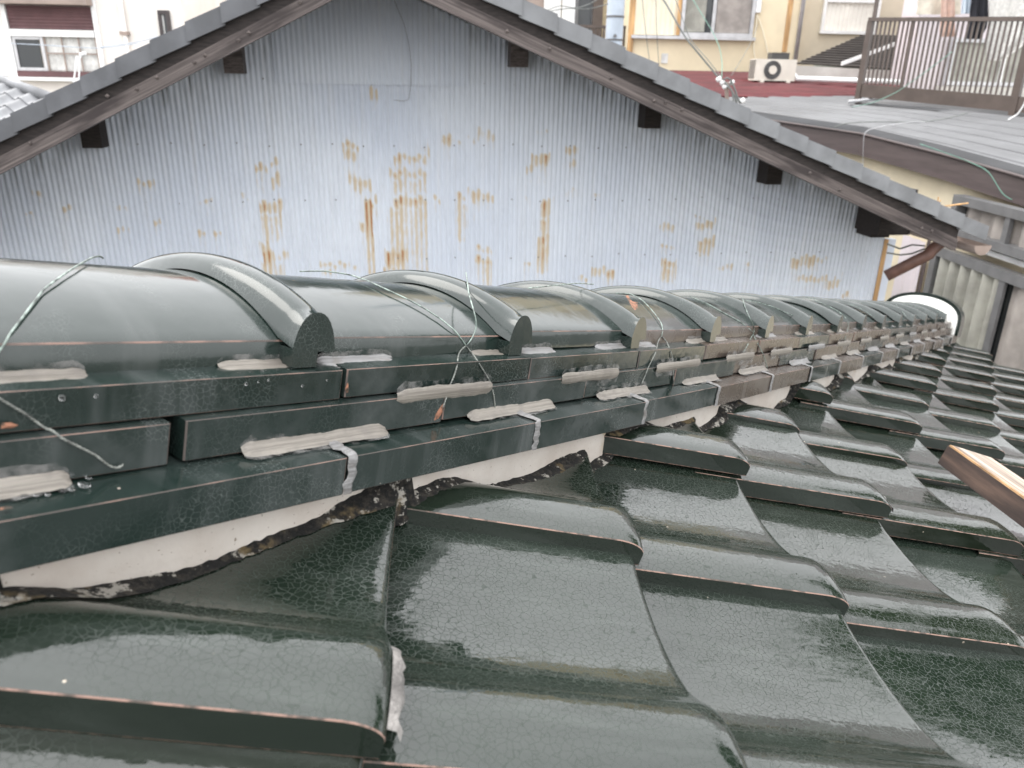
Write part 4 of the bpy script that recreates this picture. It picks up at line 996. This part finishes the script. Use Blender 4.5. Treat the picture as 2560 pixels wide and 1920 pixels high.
# bay to the left of the yellow house
Fc = Facade(P(1480, 60, 14.), 87.)
ch = thing('balcony_house', 'house with white doors and a brown balcony rail behind the utility pole', 'house', tuple(Fc.pt(0, GZ, -2)))
q0, q1 = Fc.tz(1180, 60)[0], Fc.tz(1580, 60)[0]; Fc.part('wall', 'cream', ch, q0, q1, GZ, 3.4, -4, 0.)
for x0_, x1_, m in ((1362, 1398, 'whitep'), (1408, 1436, 'whitep')): 
    a = Fc.rect(x0_, -70, x1_, 118); dd_ = Fc.part('door_panel', m, ch, a[0], a[1], a[2], a[3], .004, .05)
a = Fc.rect(1441, -70, 1480, 110); w5 = Fc.frame('window', 'greyal', ch, a[0], a[1], a[2], a[3], .05, .003, .07); Fc.part('pane', 'glass', w5, a[0] + .05, a[1] - .05, a[2] + .05, a[3] - .05, .008, .03)
a = Fc.rect(1484, -70, 1498, 115); Fc.part('post', 'brownal', ch, a[0], a[1], a[2], a[3], .10, .2)
a = Fc.rect(1300, -70, 1360, 30); Fc.part('shutter', 'taupe', ch, a[0], a[1], a[2], a[3], .004, .05)
a = Fc.rect(1415, 68, 1572, 78); Fc.part('balcony_rail', 'brownal', ch, a[0], a[1], a[2], a[3], .62, .70); zr = a[2]
for x in np.linspace(1418, 1570, 16):
    t = Fc.tz(x, 90, .66)[0]; Fc.part('baluster', 'brownal', ch, t - .012, t + .012, zr - .85, zr - .002, .645, .675)
Fy.part('downpipe_stain', 'rustpost', yh, Fy.tz(1572, 100)[0] - .02, Fy.tz(1582, 100)[0], Fy.tz(1575, 160)[1], 3., .003, .05)
# utility pole
up = thing('utility_pole', 'grey utility pole rising behind the right verge', 'pole', tuple(P(1537, 60, 11.) * [1, 1, 0] + [0, 0, GZ]))
c = P(1537, 60, 11.); mb = MB(); mb.tube([(c[0], c[1], GZ), (c[0], c[1], 4.)], .112, 18); mb.build('shaft', 'pole', up, smooth=True)
for y in (42, 100):
    z = P(1537, y, 11.)[2]; mb = MB(); mb.tube([(c[0], c[1], z - .012), (c[0], c[1], z + .012)], .117, 18); mb.build('band', 'greyal', up)
mb = MB(); q = P(1537, 90, 10.87); mb.tube([q, q + np.array([0, -.05, 0])], .022, 8); mb.build('bolt', 'greyal', up)
# red metal roofed annex
an = thing('annex', 'low annex with a dark red ribbed metal roof below the yellow house', 'building', tuple(P(1900, 230, 11.5) * [1, 1, 0] + [0, 0, GZ]))
bl, brr = P(1590, 184, 12.9), P(2260, 200, 12.9); fl, fr_ = P(1640, 252, 10.6), P(2260, 236, 10.6)
bl[2] = brr[2] = P(1900, 187, 12.9)[2]; fl[2] = fr_[2] = P(1950, 243, 10.6)[2]
mb = MB(); rows = []
nn_ = 15
for k in range(nn_ * 6 + 1):
    f = k / (nn_ * 6); ph = (k % 6) / 6; r_ = .022 if ph in (0, 1 / 6) else 0.
    rows.append([bl + (fl - bl) * f + [0, 0, r_ * 0 + .05 * math.sin(2 * math.pi * k / 6)], brr + (fr_ - brr) * f + [0, 0, .05 * math.sin(2 * math.pi * k / 6)]])
mb.grid(rows); mb.build('roof_sheet', 'redmetal', an)
mb = MB(); mb.hexa([fl + [.1, .05, -.34], fr_ + [0, .05, -.34], fr_ + [0, .12, -.34], fl + [.1, .12, -.34], fl + [.1, .05, -.03], fr_ + [0, .05, -.03], fr_ + [0, .12, -.03], fl + [.1, .12, -.03]]); mb.build('fascia', 'olive', an)
mb = MB(); mb.hexa([np.array([fl[0] + .3, fl[1] + .25, GZ]), np.array([fr_[0], fr_[1] + .25, GZ]), np.array([brr[0], brr[1] - .2, GZ]), np.array([bl[0], bl[1] - .2, GZ]), fl + [.3, .25, -.12], fr_ + [0, .25, -.12], brr + [0, -.2, -.1], bl + [0, -.2, -.1]]); mb.build('wall', 'olive', an)
# air conditioner
Fa = Facade(P(1935, 205, 11.7), 86.)
ac = thing('air_conditioner', 'cream outdoor air conditioner unit standing on the red roof', 'air conditioner', tuple(Fa.pt(0, Fa.tz(1935, 205)[1], -.15)))
t0, t1, z0, z1 = Fa.rect(1892, 147, 1986, 203); 
mb = MB(); Fa.slab(mb, t0, t1, z0, z1, -.26, 0.); mb.build('casing', 'acbody', ac)
tc, zc = Fa.tz(1931, 175); Rf = (z1 - z0) * .44
mb = MB(); n = 28; mb.add([Fa.pt(tc + Rf * math.cos(a), zc + Rf * math.sin(a), .006) for a in np.linspace(0, 2 * math.pi, n, endpoint=False)], [tuple(range(n))]); fan = mb.build('fan_grille', 'acdark', ac)
mb = MB(); ring_ = []
for r_ in (.52, .66, .8, .93):
    mb.tube([Fa.pt(tc + Rf * r_ * math.cos(a), zc + Rf * r_ * math.sin(a), .011) for a in np.linspace(0, 2 * math.pi, 25)], .004, 5)
mb.build('grille_rings', 'greyal', fan)
mb = MB(); mb.tube([Fa.pt(tc, zc, .008), Fa.pt(tc, zc, .024)], Rf * .46, 20); mb.build('hub', 'acbody', fan)
mb = MB(); 
for zf in np.linspace(.12, .9, 10): Fa.slab(mb, t0 - .008, t0 - .001, z0 + (z1 - z0) * zf, z0 + (z1 - z0) * zf + .012, -.24, -.02)
mb.build('side_vents', 'greyal', ac)
for f in (.15, .8): 
    mb = MB(); Fa.slab(mb, t0 + (t1 - t0) * f, t0 + (t1 - t0) * f + .05, z0 - .06, z0 - .001, -.28, .02); mb.build('foot', 'acbody', ac)
mb = MB(); a = Fa.tz(1932, 140)[0], Fa.tz(1976, 140)[0]; Fa.slab(mb, a[0], a[1], z1 + .002, z1 + .085, -.20, -.03); tag(mb.build('black_crate', 'acdark'), 'flat black crate on top of the cream air conditioner', 'crate')
pz_ = MB(); pz_.tube([Fa.pt(t1 - .02, z0 + .12, -.1), Fa.pt(t1 + .05, z0 + .06, -.1), P(1992, 196, 11.75), P(2150, 202, 11.4), P(2260, 206, 11.2)], .035, 8); pz_.build('pipe_cover', 'whitep', ac, smooth=True)
# dark slatted gable roof with white fascia
bk = thing('slatted_roof_shed', 'shed with a dark brown slatted roof and white weathered fascia', 'shed', tuple(P(2080, 170, 12.3) * [1, 1, 0] + [0, 0, GZ]))
qa, qb, qc, qd = P(1990, 160, 12.2), P(2160, 86, 12.65), P(2420, 92, 12.65), P(2300, 176, 12.2)
rows = []; ns = 14
for k in range(ns):
    f0, f1 = k / ns, (k + .92) / ns
    l0, l1 = qa + (qb - qa) * f0, qa + (qb - qa) * f1; r0, r1 = qd + (qc - qd) * f0, qd + (qc - qd) * f1
    mb = MB(); up_ = np.array([0, -.012, .02]); mb.hexa([l0, r0, r1, l1, l0 + up_, r0 + up_, r1 + up_ * .2, l1 + up_ * .2]); mb.build('slat', 'slatebl', bk)
mb = MB(); mb.hexa([qa + [-.05, -.06, -.15], qd + [0, -.06, -.15], qd + [0, -.02, -.15], qa + [-.05, -.02, -.15], qa + [-.05, -.06, -.02], qd + [0, -.06, -.02], qd + [0, -.02, -.02], qa + [-.05, -.02, -.02]]); mb.build('fascia', 'concrete', bk)
mb = MB(); g0, g1 = P(2105, 164, 11.9), P(2290, 96, 12.05); mb.hexa([g0, g1, g1 + [0, .05, 0], g0 + [0, .05, 0], g0 + [0, 0, .05], g1 + [0, 0, .05], g1 + [0, .05, .05], g0 + [0, .05, .05]]); mb.build('verge_board', 'whitep', bk)
mb = MB(); mb.hexa([np.array([qa[0] + .1, qa[1] + .1, GZ]), np.array([qd[0], qd[1] + .1, GZ]), np.array([qc[0], qc[1] + .1, GZ]), np.array([qb[0], qb[1] + .1, GZ]), qa + [.1, .1, -.12], qd + [0, .1, -.12], qc + [0, .1, -.1], qb + [0, .1, -.1]]); mb.build('wall', 'olive', bk)
# ---------------------------------------------------------------- house with the grey sheet roof on the right
az8 = math.radians(8.); w8 = np.array([math.sin(az8), math.cos(az8), 0]); n8 = np.array([math.cos(az8), -math.sin(az8), 0])
F8 = Facade((3.72, 7., 0.), -3.); F8v = Facade(n8 * 2.95, 8.)
gh2 = thing('sheet_roof_house', 'cream house with a grey corrugated sheet roof and deep brown fascia', 'house', tuple(n8 * 4.5 + w8 * 8 + [0, 0, GZ]))
ts_ = F8v.tz(2700, 520)[0], F8v.tz(1800, 280)[0]
zt_a, zt_b = F8v.tz(2560, 436), F8v.tz(1900, 296); zb_a, zb_b = F8v.tz(2560, 492), F8v.tz(1900, 330)
lin = lambda a, b: (lambda t: a[1] + (b[1] - a[1]) * (t - a[0]) / (b[0] - a[0]))
ztop, zbot = lin(zt_a, zt_b), lin(zb_a, zb_b)
ta, tb = zt_a[0] - 2.2, F8v.tz(1860, 288)[0] + .4
edge = [P(1610, 256, 10.5), P(1890, 292, 9.3), P(2157, 331, 8.1), P(2360, 381, 7.0), P(2560, 437, 6.1), P(2760, 500, 5.4)]
back = [P(2080, 251, 10.4), P(2250, 255, 9.9), P(2420, 262, 9.3), P(2560, 272, 8.8), P(2700, 280, 8.3), P(2860, 300, 7.7)]
dn_ = np.array([0, 0, -1.]); outv = np.array([-.9, -.43, 0]); outv /= np.linalg.norm(outv)
mb = MB(); mb.grid([[q + outv * .02 + dn_ * .03 for q in edge], [q + outv * .02 + dn_ * .215 for q in edge], [q - outv * .02 + dn_ * .215 for q in edge], [q - outv * .02 + dn_ * .03 for q in edge]]); mb.build('fascia', 'fascia', gh2)
mb = MB(); mb.tube([q + outv * .03 + dn_ * .012 for q in edge], .013, 8); mb.build('edge_trim', 'fascia', gh2, smooth=True)
mb = MB(); mb.grid([[q - outv * .022 + dn_ * .18 for q in edge], [q - outv * .45 + dn_ * .18 for q in edge]]); mb.build('soffit', 'cream', gh2)
M['steel_dirt_shade'] = simple('dirty_shaded_sheet_pan', (.062, .063, .067), .55, .2, 2.5, streak=(.5, .5, 6))  # pan colour holds dirt plus painted contrast to the sky-lit ribs
mb = MB(); rows = [[q + dn_ * .03 for q in edge]]; NS_ = 9
for k in range(NS_ * 6 + 1):
    f = k / (NS_ * 6); hz = (.055, .055, .020, 0., 0., .020)[k % 6]
    rows.append([edge[q] * (1 - f) + back[q] * f + np.array([0, 0, hz]) for q in range(6)])
mb.grid(rows); mb.m = [1 if ((f_ // 5) - 1) % 6 in (3, 4) else 0 for f_ in range(len(mb.f))]; mb.build('roof_sheet', ['steel', 'steel_dirt_shade'], gh2)
ta = -4.; tb = 7.5; F8.part('wall', 'cream', gh2, ta, tb - .5, GZ, -2.01, -2.5, 0.)
mb = MB(); ins = [q - outv * .10 for q in edge]; mb.grid([[q + dn_ * .17 for q in ins], [np.array([q[0], q[1], -2.4]) for q in ins]]); mb.grid([[q + dn_ * .17 - outv * .12 for q in ins], [np.array([q[0], q[1], -2.4]) - outv * .12 for q in ins]], flip=True); mb.build('upper_wall', 'cream', gh2)
a1_ = F8.tz(2415, 480); a2_ = F8.tz(2560, 528); hd = F8.tz(2450, 600)
tw0, tw1 = a2_[0] - 1.6, a1_[0]; zw1 = (a1_[1] + a2_[1]) / 2; zw0 = F8.tz(2500, 622)[1]
w6 = F8.frame('window', 'greyal', gh2, tw0, tw1, zw0, zw1, .07, .003, .10)
F8.ribbed('curtain', 'brncurt', w6, tw0 + .08, tw1 - .08, zw0 + .07, zw1 - .07, .03, .17, .02)
F8.part('mullion', 'greyal', w6, F8.tz(2540, 580)[0] - .03, F8.tz(2540, 580)[0] + .03, zw0 + .07, zw1 - .07, .055, .09)
F8.part('header_rail', 'alu', gh2, tw0, tw1 + .05, zw0 - .055, zw0 - .015, .02, .07)
d0, d1 = F8.tz(2350, 680)[0], tw0; zd1 = zw0 - .12; zd0 = F8.tz(2420, 960)[1] - .6
w7 = F8.frame('sliding_door', 'greyal', gh2, d1, d0 + .06, zd0, zd1, .08, .003, .08)
tm = F8.tz(2525, 720)[0]
F8.part('pane', 'glass', w7, d1 + .08, d0 - .02, zd0 + .08, zd1 - .08, .004, .010); F8.part('pane', 'glass', w6, tw0 + .07, tw1 - .07, zw0 + .07, zw1 - .07, .004, .009)
F8.ribbed('curtain', 'greycurt', w7, tm + .04, d0 - .02, zd0 + .08, zd1 - .08, .045, .15, .036); F8.ribbed('curtain', 'brncurt', w7, d1 + .08, tm - .04, zd0 + .08, zd1 - .08, .035, .24, .022)
F8.part('mullion', 'greyal', w7, tm - .035, tm + .035, zd0 + .08, zd1 - .08, .052, .075)
e0, e1 = F8.tz(2345, 640)[0] + .1, F8.tz(2318, 640)[0]; F8.ribbed('end_panel', 'fascia', gh2, e0, e1, zd0, zd1 + .1, .03, .06, .008)
s0_, s1_ = F8.tz(2314, 640)[0], F8.tz(2205, 640)[0]
F8.ribbed('lilac_siding', 'lilac', gh2, s0_ + .01, s1_ - .35, zd0 - .5, F8.tz(2270, 588)[1], .02, .16, .012)
mb = MB(); a = F8.tz(2165, 420)[0]; mb.tube([F8.pt(a, -.8, .04), F8.pt(a, -1.9, .04)], .025, 8); mb.build('drain_pipe', 'taupe', gh2)
# brown balcony
b0, b1 = P(2148, 246, 9.6), P(2530, 284, 8.25); b0[2] = b0[2]; Fz = math.atan2(b1[0] - b0[0], b1[1] - b0[1])
bal = thing('balcony_railing', 'brown aluminium balcony railing standing over the grey sheet roof', 'railing', tuple((b0 + b1) / 2))
t0_, t1_ = P(2182, 44, 9.6), P(2600, 40, 8.0)
bd_ = b1 - b0; 
def bpt(f, h):  # f along, h 0..1 height
    q = b0 + bd_ * f; top = P(2182, 44, 9.6)[2] * (1 - f) + P(2556, 41, 8.25)[2] * f; return np.array([q[0], q[1], q[2] + (top - q[2]) * h])
nrmb = np.cross(bd_ / np.linalg.norm(bd_), [0, 0, 1]); nrmb = -nrmb if nrmb[1] > 0 else nrmb
def bbar(name, f0, f1, h0, h1, o0, o1, m='brownal'):
    mb = MB(); V = [bpt(f, h) + nrmb * o for h in (h0, h1) for f, o in ((f0, o0), (f1, o0), (f1, o1), (f0, o1))]; mb.hexa(V); return mb.build(name, m, bal)
bbar('top_rail', -.02, 1.12, .955, 1., -.035, .035); bbar('bottom_rail', .012, 1.12, .02, .185, -.02, .02); 
bbar('corner_post', -.025, .010, -.06, .954, -.03, .03); bbar('corner_post', .985, 1.02, -.03, .954, -.03, .03); bbar('mid_post', .275, .295, .186, .954, -.015, .015)
bbar('pole', .0, .018, 1.001, 1.6, -.02, .02)
for k in range(8): bbar('baluster', .035 + k * .0305, .035 + k * .0305 + .009, .187, .953, -.01, .01)
for k in range(22): bbar('baluster', .317 + k * .0312, .317 + k * .0312 + .009, .187, .953, -.01, .01)
mb = MB(); mb.hexa([bpt(-.03, -.12), bpt(1.2, -.12), bpt(1.2, -.12) - nrmb * 1.4, bpt(-.03, -.12) - nrmb * 1.4, bpt(-.03, -.065), bpt(1.2, -.035), bpt(1.2, -.035) - nrmb * 1.4, bpt(-.03, -.065) - nrmb * 1.4]); mb.build('floor', 'acdark', bal)  # floor coloured near black to give the shadow gap below the rail
mb = MB(); mb.tube([P(2120, 254, 9.5), P(2205, 246, 9.5)], .018, 8); mb.build('roof_bracket', 'alu', bal)
# siding house behind the balcony
Fl = Facade(P(2400, 60, 11.6), 80.)
sh = thing('lilac_siding_house', 'lilac white sided house behind the brown balcony', 'house', tuple(Fl.pt(0, GZ, -2)))
q0 = Fl.tz(2296, 60)[0]; Fl.part('wall', 'lilac', sh, q0, q0 + 5, GZ, 2.6, -.4, -.02); Fl.ribbed('siding', 'lilac', sh, q0, q0 + 5, -1.2, 2.6, .0, .14, .012)
a = Fl.rect(2375, 95, 2478, 215); w8_ = Fl.frame('window', 'alu', sh, a[0], a[1] + .9, a[2], a[3], .05, .02, .09); Fl.part('pane', 'greycurt', w8_, a[0] + .05, a[1] + .85, a[2] + .05, a[3] - .05, .03, .05)
Fl.part('mullion', 'whitep', w8_, a[1] + .02, a[1] + .07, a[2] + .05, a[3] - .05, .055, .085)
mb = MB(); Fl.slab(mb, a[0] - .1, a[1] + 1.2, a[2] - .22, a[2] - .01, .02, .4); mb.build('ledge', 'concrete', sh)
# far house behind, right of the yellow one
Ff = Facade(P(2280, 60, 17.), 87.)
fh = thing('distant_house', 'distant beige house with small windows beyond the balcony', 'house', tuple(Ff.pt(0, GZ, -2)))
q0, q1 = Ff.tz(2190, 40)[0], Ff.tz(2330, 40)[0]; Ff.part('wall', 'beige', fh, q0, q1, GZ, 3.4, -4, 0)
a = Ff.rect(2230, 20, 2250, 45); w9 = Ff.frame('window', 'alu', fh, a[0], a[1], a[2], a[3], .04, .004, .06); Ff.part('pane', 'glass', w9, a[0] + .04, a[1] - .04, a[2] + .04, a[3] - .04, .008, .02)
# laundry hanging over the rail
lp = thing('laundry_pole', 'silver laundry pole above the balcony holding the washing', 'pole', tuple(P(2400, -14, 8.9)))
mb = MB(); mb.tube([P(2205, -22, 9.5), P(2700, -30, 8.2)], .015, 8); mb.build('rod', 'alu', lp)
def cloth(name, mat, pxs, Y, label, cat):
    """a hanging piece outlined by (x_left, x_right, y) rows; folds run down it, real thickness"""
    mb = MB(); fr, bk_ = [], []
    for r_, (xl, xr, y) in enumerate(pxs):
        row, rb_ = [], []
        for k in range(13):
            f = k / 12; q = P(xl + (xr - xl) * f, y, Y) + np.array([0, .028 * math.sin(f * 15 + r_ * .5) * min(1, .4 + .3 * r_), 0]); row.append(q); rb_.append(q + np.array([0, .012, 0]))
        fr.append(row); bk_.append(rb_)
    mb.grid(fr); mb.grid(bk_, flip=True); mb.grid([fr[0], bk_[0]]); mb.grid([fr[-1], bk_[-1]]); mb.grid([[a[0] for a in fr], [a[0] for a in bk_]]); mb.grid([[a[-1] for a in fr], [a[-1] for a in bk_]])
    return tag(mb.build(name, mat, smooth=True), label, cat, 'washing hung above the brown balcony')
cloth('trousers', 'black', [(2432, 2470, -26), (2430, 2471, 10), (2428, 2470, 40), (2424, 2464, 70), (2418, 2446, 98)], 9.0, 'black trousers hanging on the balcony washing pole', 'trousers')
cloth('shirt', 'blue_cloth', [(2412, 2430, -26), (2408, 2428, 5), (2406, 2428, 34)], 9.15, 'light blue shirt hanging beside the black trousers', 'shirt')
cloth('towel', 'lace', [(2476, 2600, -26), (2474, 2605, 30), (2472, 2590, 90), (2470, 2520, 140), (2474, 2502, 152)], 9.0, 'white lace cloth hanging right of the black trousers', 'cloth')
cloth('sheet', 'pale_cloth', [(2296, 2402, -26), (2296, 2402, 18), (2294, 2400, 36)], 9.4, 'cream patterned cloth spread left of the light blue shirt', 'cloth')
cloth('towel', 'pink_cloth', [(2356, 2388, -26), (2354, 2388, 40), (2352, 2386, 92)], 9.25, 'peach towel hanging behind the railing under the cream cloth', 'towel')
# tree glimpsed at the top right
def tree(name, base, hgt, crown_c, crown_r, label, n=900, leaf=.05, seed=1, trunk=.07, group=None):
    rr = random.Random(seed); t = thing(name, label, 'tree', tuple(base), group); cc = np.array(crown_c); mb = MB()
    mb.tube([base, base * .5 + (cc * .5), cc], [trunk, trunk * .7, trunk * .3], 8)
    for k in range(9):
        d_ = np.array([rr.gauss(0, 1), rr.gauss(0, 1), rr.gauss(.2, .6)]); d_ /= np.linalg.norm(d_); s_ = base + (cc - base) * (.6 + .35 * rr.random()); mb.tube([s_, s_ + d_ * crown_r * .75], [trunk * .3, trunk * .08], 6)
    mb.build('trunk', 'bark', t, smooth=True)
    lf = MB(); cl = []
    for k in range(26):
        d_ = np.array([rr.gauss(0, 1), rr.gauss(0, 1), rr.gauss(0, 1)]); d_ /= np.linalg.norm(d_); cl.append((cc + d_ * crown_r * (.25 + .7 * rr.random()) * [1, 1, hgt], crown_r * (.18 + .22 * rr.random())))
    for k in range(n):
        c_, r_ = rr.choice(cl); d_ = np.array([rr.gauss(0, 1), rr.gauss(0, 1), rr.gauss(0, .8)]); p = c_ + d_ * r_ * .55
        u = np.array([rr.gauss(0, 1), rr.gauss(0, 1), rr.gauss(0, .6)]); u /= np.linalg.norm(u); w = np.cross(u, [rr.random(), rr.random(), 1]); w /= np.linalg.norm(w); s_ = leaf * (.6 + .8 * rr.random())
        lf.add([p, p + u * s_ * .5 + w * s_ * .3, p + u * s_, p + u * s_ * .5 - w * s_ * .3], [(0, 1, 2, 3)])
    lf.build('crown', 'leaf', t); return t
c = P(2284, 10, 14.); tree('small_tree', np.array([c[0] + .1, c[1], GZ]), 1.1, c + [.05, 0, .15], .42, 'small bright green tree beside the lilac siding house', 1500, .09, 4, .05)
for az_, dist, hgt_, r_, sd_, lb in ((51., 10., 5.4, 2.1, 8, 'tall leafy garden tree just past the right edge, mirrored in the wet tiles'), (70., 8.5, 4.6, 1.9, 9, 'lower broad tree farther right, mirrored in the nearest wet tiles')):
    b_ = np.array([dist * math.sin(math.radians(az_)), dist * math.cos(math.radians(az_)), GZ]); tree('garden_tree', b_, 1.3, b_ * [1, 1, 0] + [0, 0, hgt_ - r_], r_, lb, 5200, .24, sd_, .12, 'garden trees to the right of the roof')
# ---------------------------------------------------------------- overhead service wires
mast = thing('service_mast', 'service cable junction with white insulators on a short mast', 'mast', tuple(P(1815, 262, 8.3)))
mb = MB(); mb.tube([P(1818, 272, 8.3), P(1816, 205, 8.3)], .02, 8); mb.build('mast_tube', 'taupe', mast)
for x, y, r in ((1797, 198, .022), (1806, 206, .02), (1812, 216, .022), (1830, 206, .018), (1856, 252, .024)):
    mb = MB(); q = P(x, y, 8.27); mb.tube([q - [.02, 0, .012], q + [.02, 0, .012]], r, 10); mb.build('insulator', 'whitep', mast, smooth=True)
for L in (((1812, 205), (1826, 222), (1838, 240), (1842, 262)), ((1826, 200), (1834, 214), (1846, 250), (1852, 258)), ((1808, 200), (1818, 194), (1830, 202), (1822, 214), (1812, 208)), ((1818, 212), (1830, 226), (1834, 250), (1828, 262))):
    mb = MB(); mb.tube([P(x, y, 8.25) for x, y in L], .009, 6); mb.build('looped_cable', 'cable', mast, smooth=True)
CAB = [('thick grey service cable dropping from top centre to the junction mast', [(1610, -60), (1660, 0), (1712, 92), (1760, 150), (1800, 198)], 8.6, 8.3, .013, 'cable'),
 ('thin cable dropping just right of the thick service cable to the junction', [(1650, -60), (1690, 0), (1724, 98), (1775, 155), (1808, 200)], 8.9, 8.3, .006, 'cable'),
 ('slack drop wire curving past the window to the junction mast', [(1715, -30), (1745, 20), (1782, 80), (1800, 120), (1806, 160), (1804, 196)], 9., 8.3, .006, 'cablegreen'),
 ('thin wire crossing the yellow wall from the window corner to the mast', [(1895, 60), (1880, 100), (1856, 145), (1828, 190)], 11.5, 8.3, .005, 'cable'),
 ('pair of loose thin wires hanging down the cream storm shutter', [(1602, -40), (1612, 60), (1622, 140), (1628, 190)], 11., 11., .006, 'cable'),
 ('single thin wire hanging down the yellow wall below the shutter', [(1638, -40), (1642, 80), (1646, 150), (1650, 190)], 11.2, 11.2, .006, 'cable'),
 ('slack cable arcing left from the utility pole above the verge', [(1520, 10), (1470, 24), (1420, 20), (1360, 30), (1310, 55), (1270, 20), (1230, -30)], 10.6, 9.5, .008, 'cable'),
 ('second slack cable looping left of the utility pole', [(1520, -20), (1480, 8), (1440, 22), (1400, 12), (1340, 38), (1320, 10), (1300, -30)], 10.6, 9.8, .007, 'cable'),
 ('pale blue wires running up behind the left verge', [(250, 118), (330, 108), (395, 92), (445, 78), (500, 50), (560, 10)], 7., 7., .006, 'pole'),
 ('grey wire sweeping across the white house window', [(-40, 106), (100, 112), (250, 122), (340, 110), (420, 96), (520, 40)], 8., 7.4, .005, 'pole'),
 ('grey wire lying in a bend across the grey sheet roof', [(2085, 318), (2110, 308), (2180, 304), (2300, 306), (2370, 296), (2420, 282)], 8.2, 7.7, .007, 'cable'),
 ('pale wire dropping over the brown fascia edge', [(2157, 420), (2158, 370), (2160, 328), (2200, 316), (2280, 304), (2320, 306)], 7.6, 7.6, .0035, 'alu'),
 ('green wire hanging over the brown fascia at the right', [(2300, 360), (2400, 395), (2470, 425), (2492, 462), (2510, 492), (2560, 510)], 6.4, 6.1, .006, 'cablegreen'),
 ('thin green wire drooping under the balcony corner', [(2130, 268), (2180, 258), (2240, 232), (2300, 190), (2380, 130)], 8.6, 8.0, .005, 'cablegreen'),
 ('pale cable dropping from the balcony corner post', [(2520, 300), (2545, 285), (2560, 262), (2575, 220)], 7.7, 7.6, .01, 'whitep')]
for lab, px, Y0, Y1, r, m in CAB:
    px = np.array(px, float); d_ = np.concatenate([[0], np.cumsum(np.hypot(*np.diff(px, axis=0).T))]); q = np.linspace(0, d_[-1], 26)
    xs, ys = np.interp(q, d_, px[:, 0]), np.interp(q, d_, px[:, 1])
    for _ in range(2): xs[1:-1] = (xs[:-2] + 2 * xs[1:-1] + xs[2:]) / 4; ys[1:-1] = (ys[:-2] + 2 * ys[1:-1] + ys[2:]) / 4
    mb = MB(); mb.tube([P(x, y, Y0 + (Y1 - Y0) * k / 25) for k, (x, y) in enumerate(zip(xs, ys))], r * .7, 6)
    tag(mb.build('overhead_cable', m, smooth=True), lab, 'cable', 'service cables and loose wires')
print('tiles', ntile)
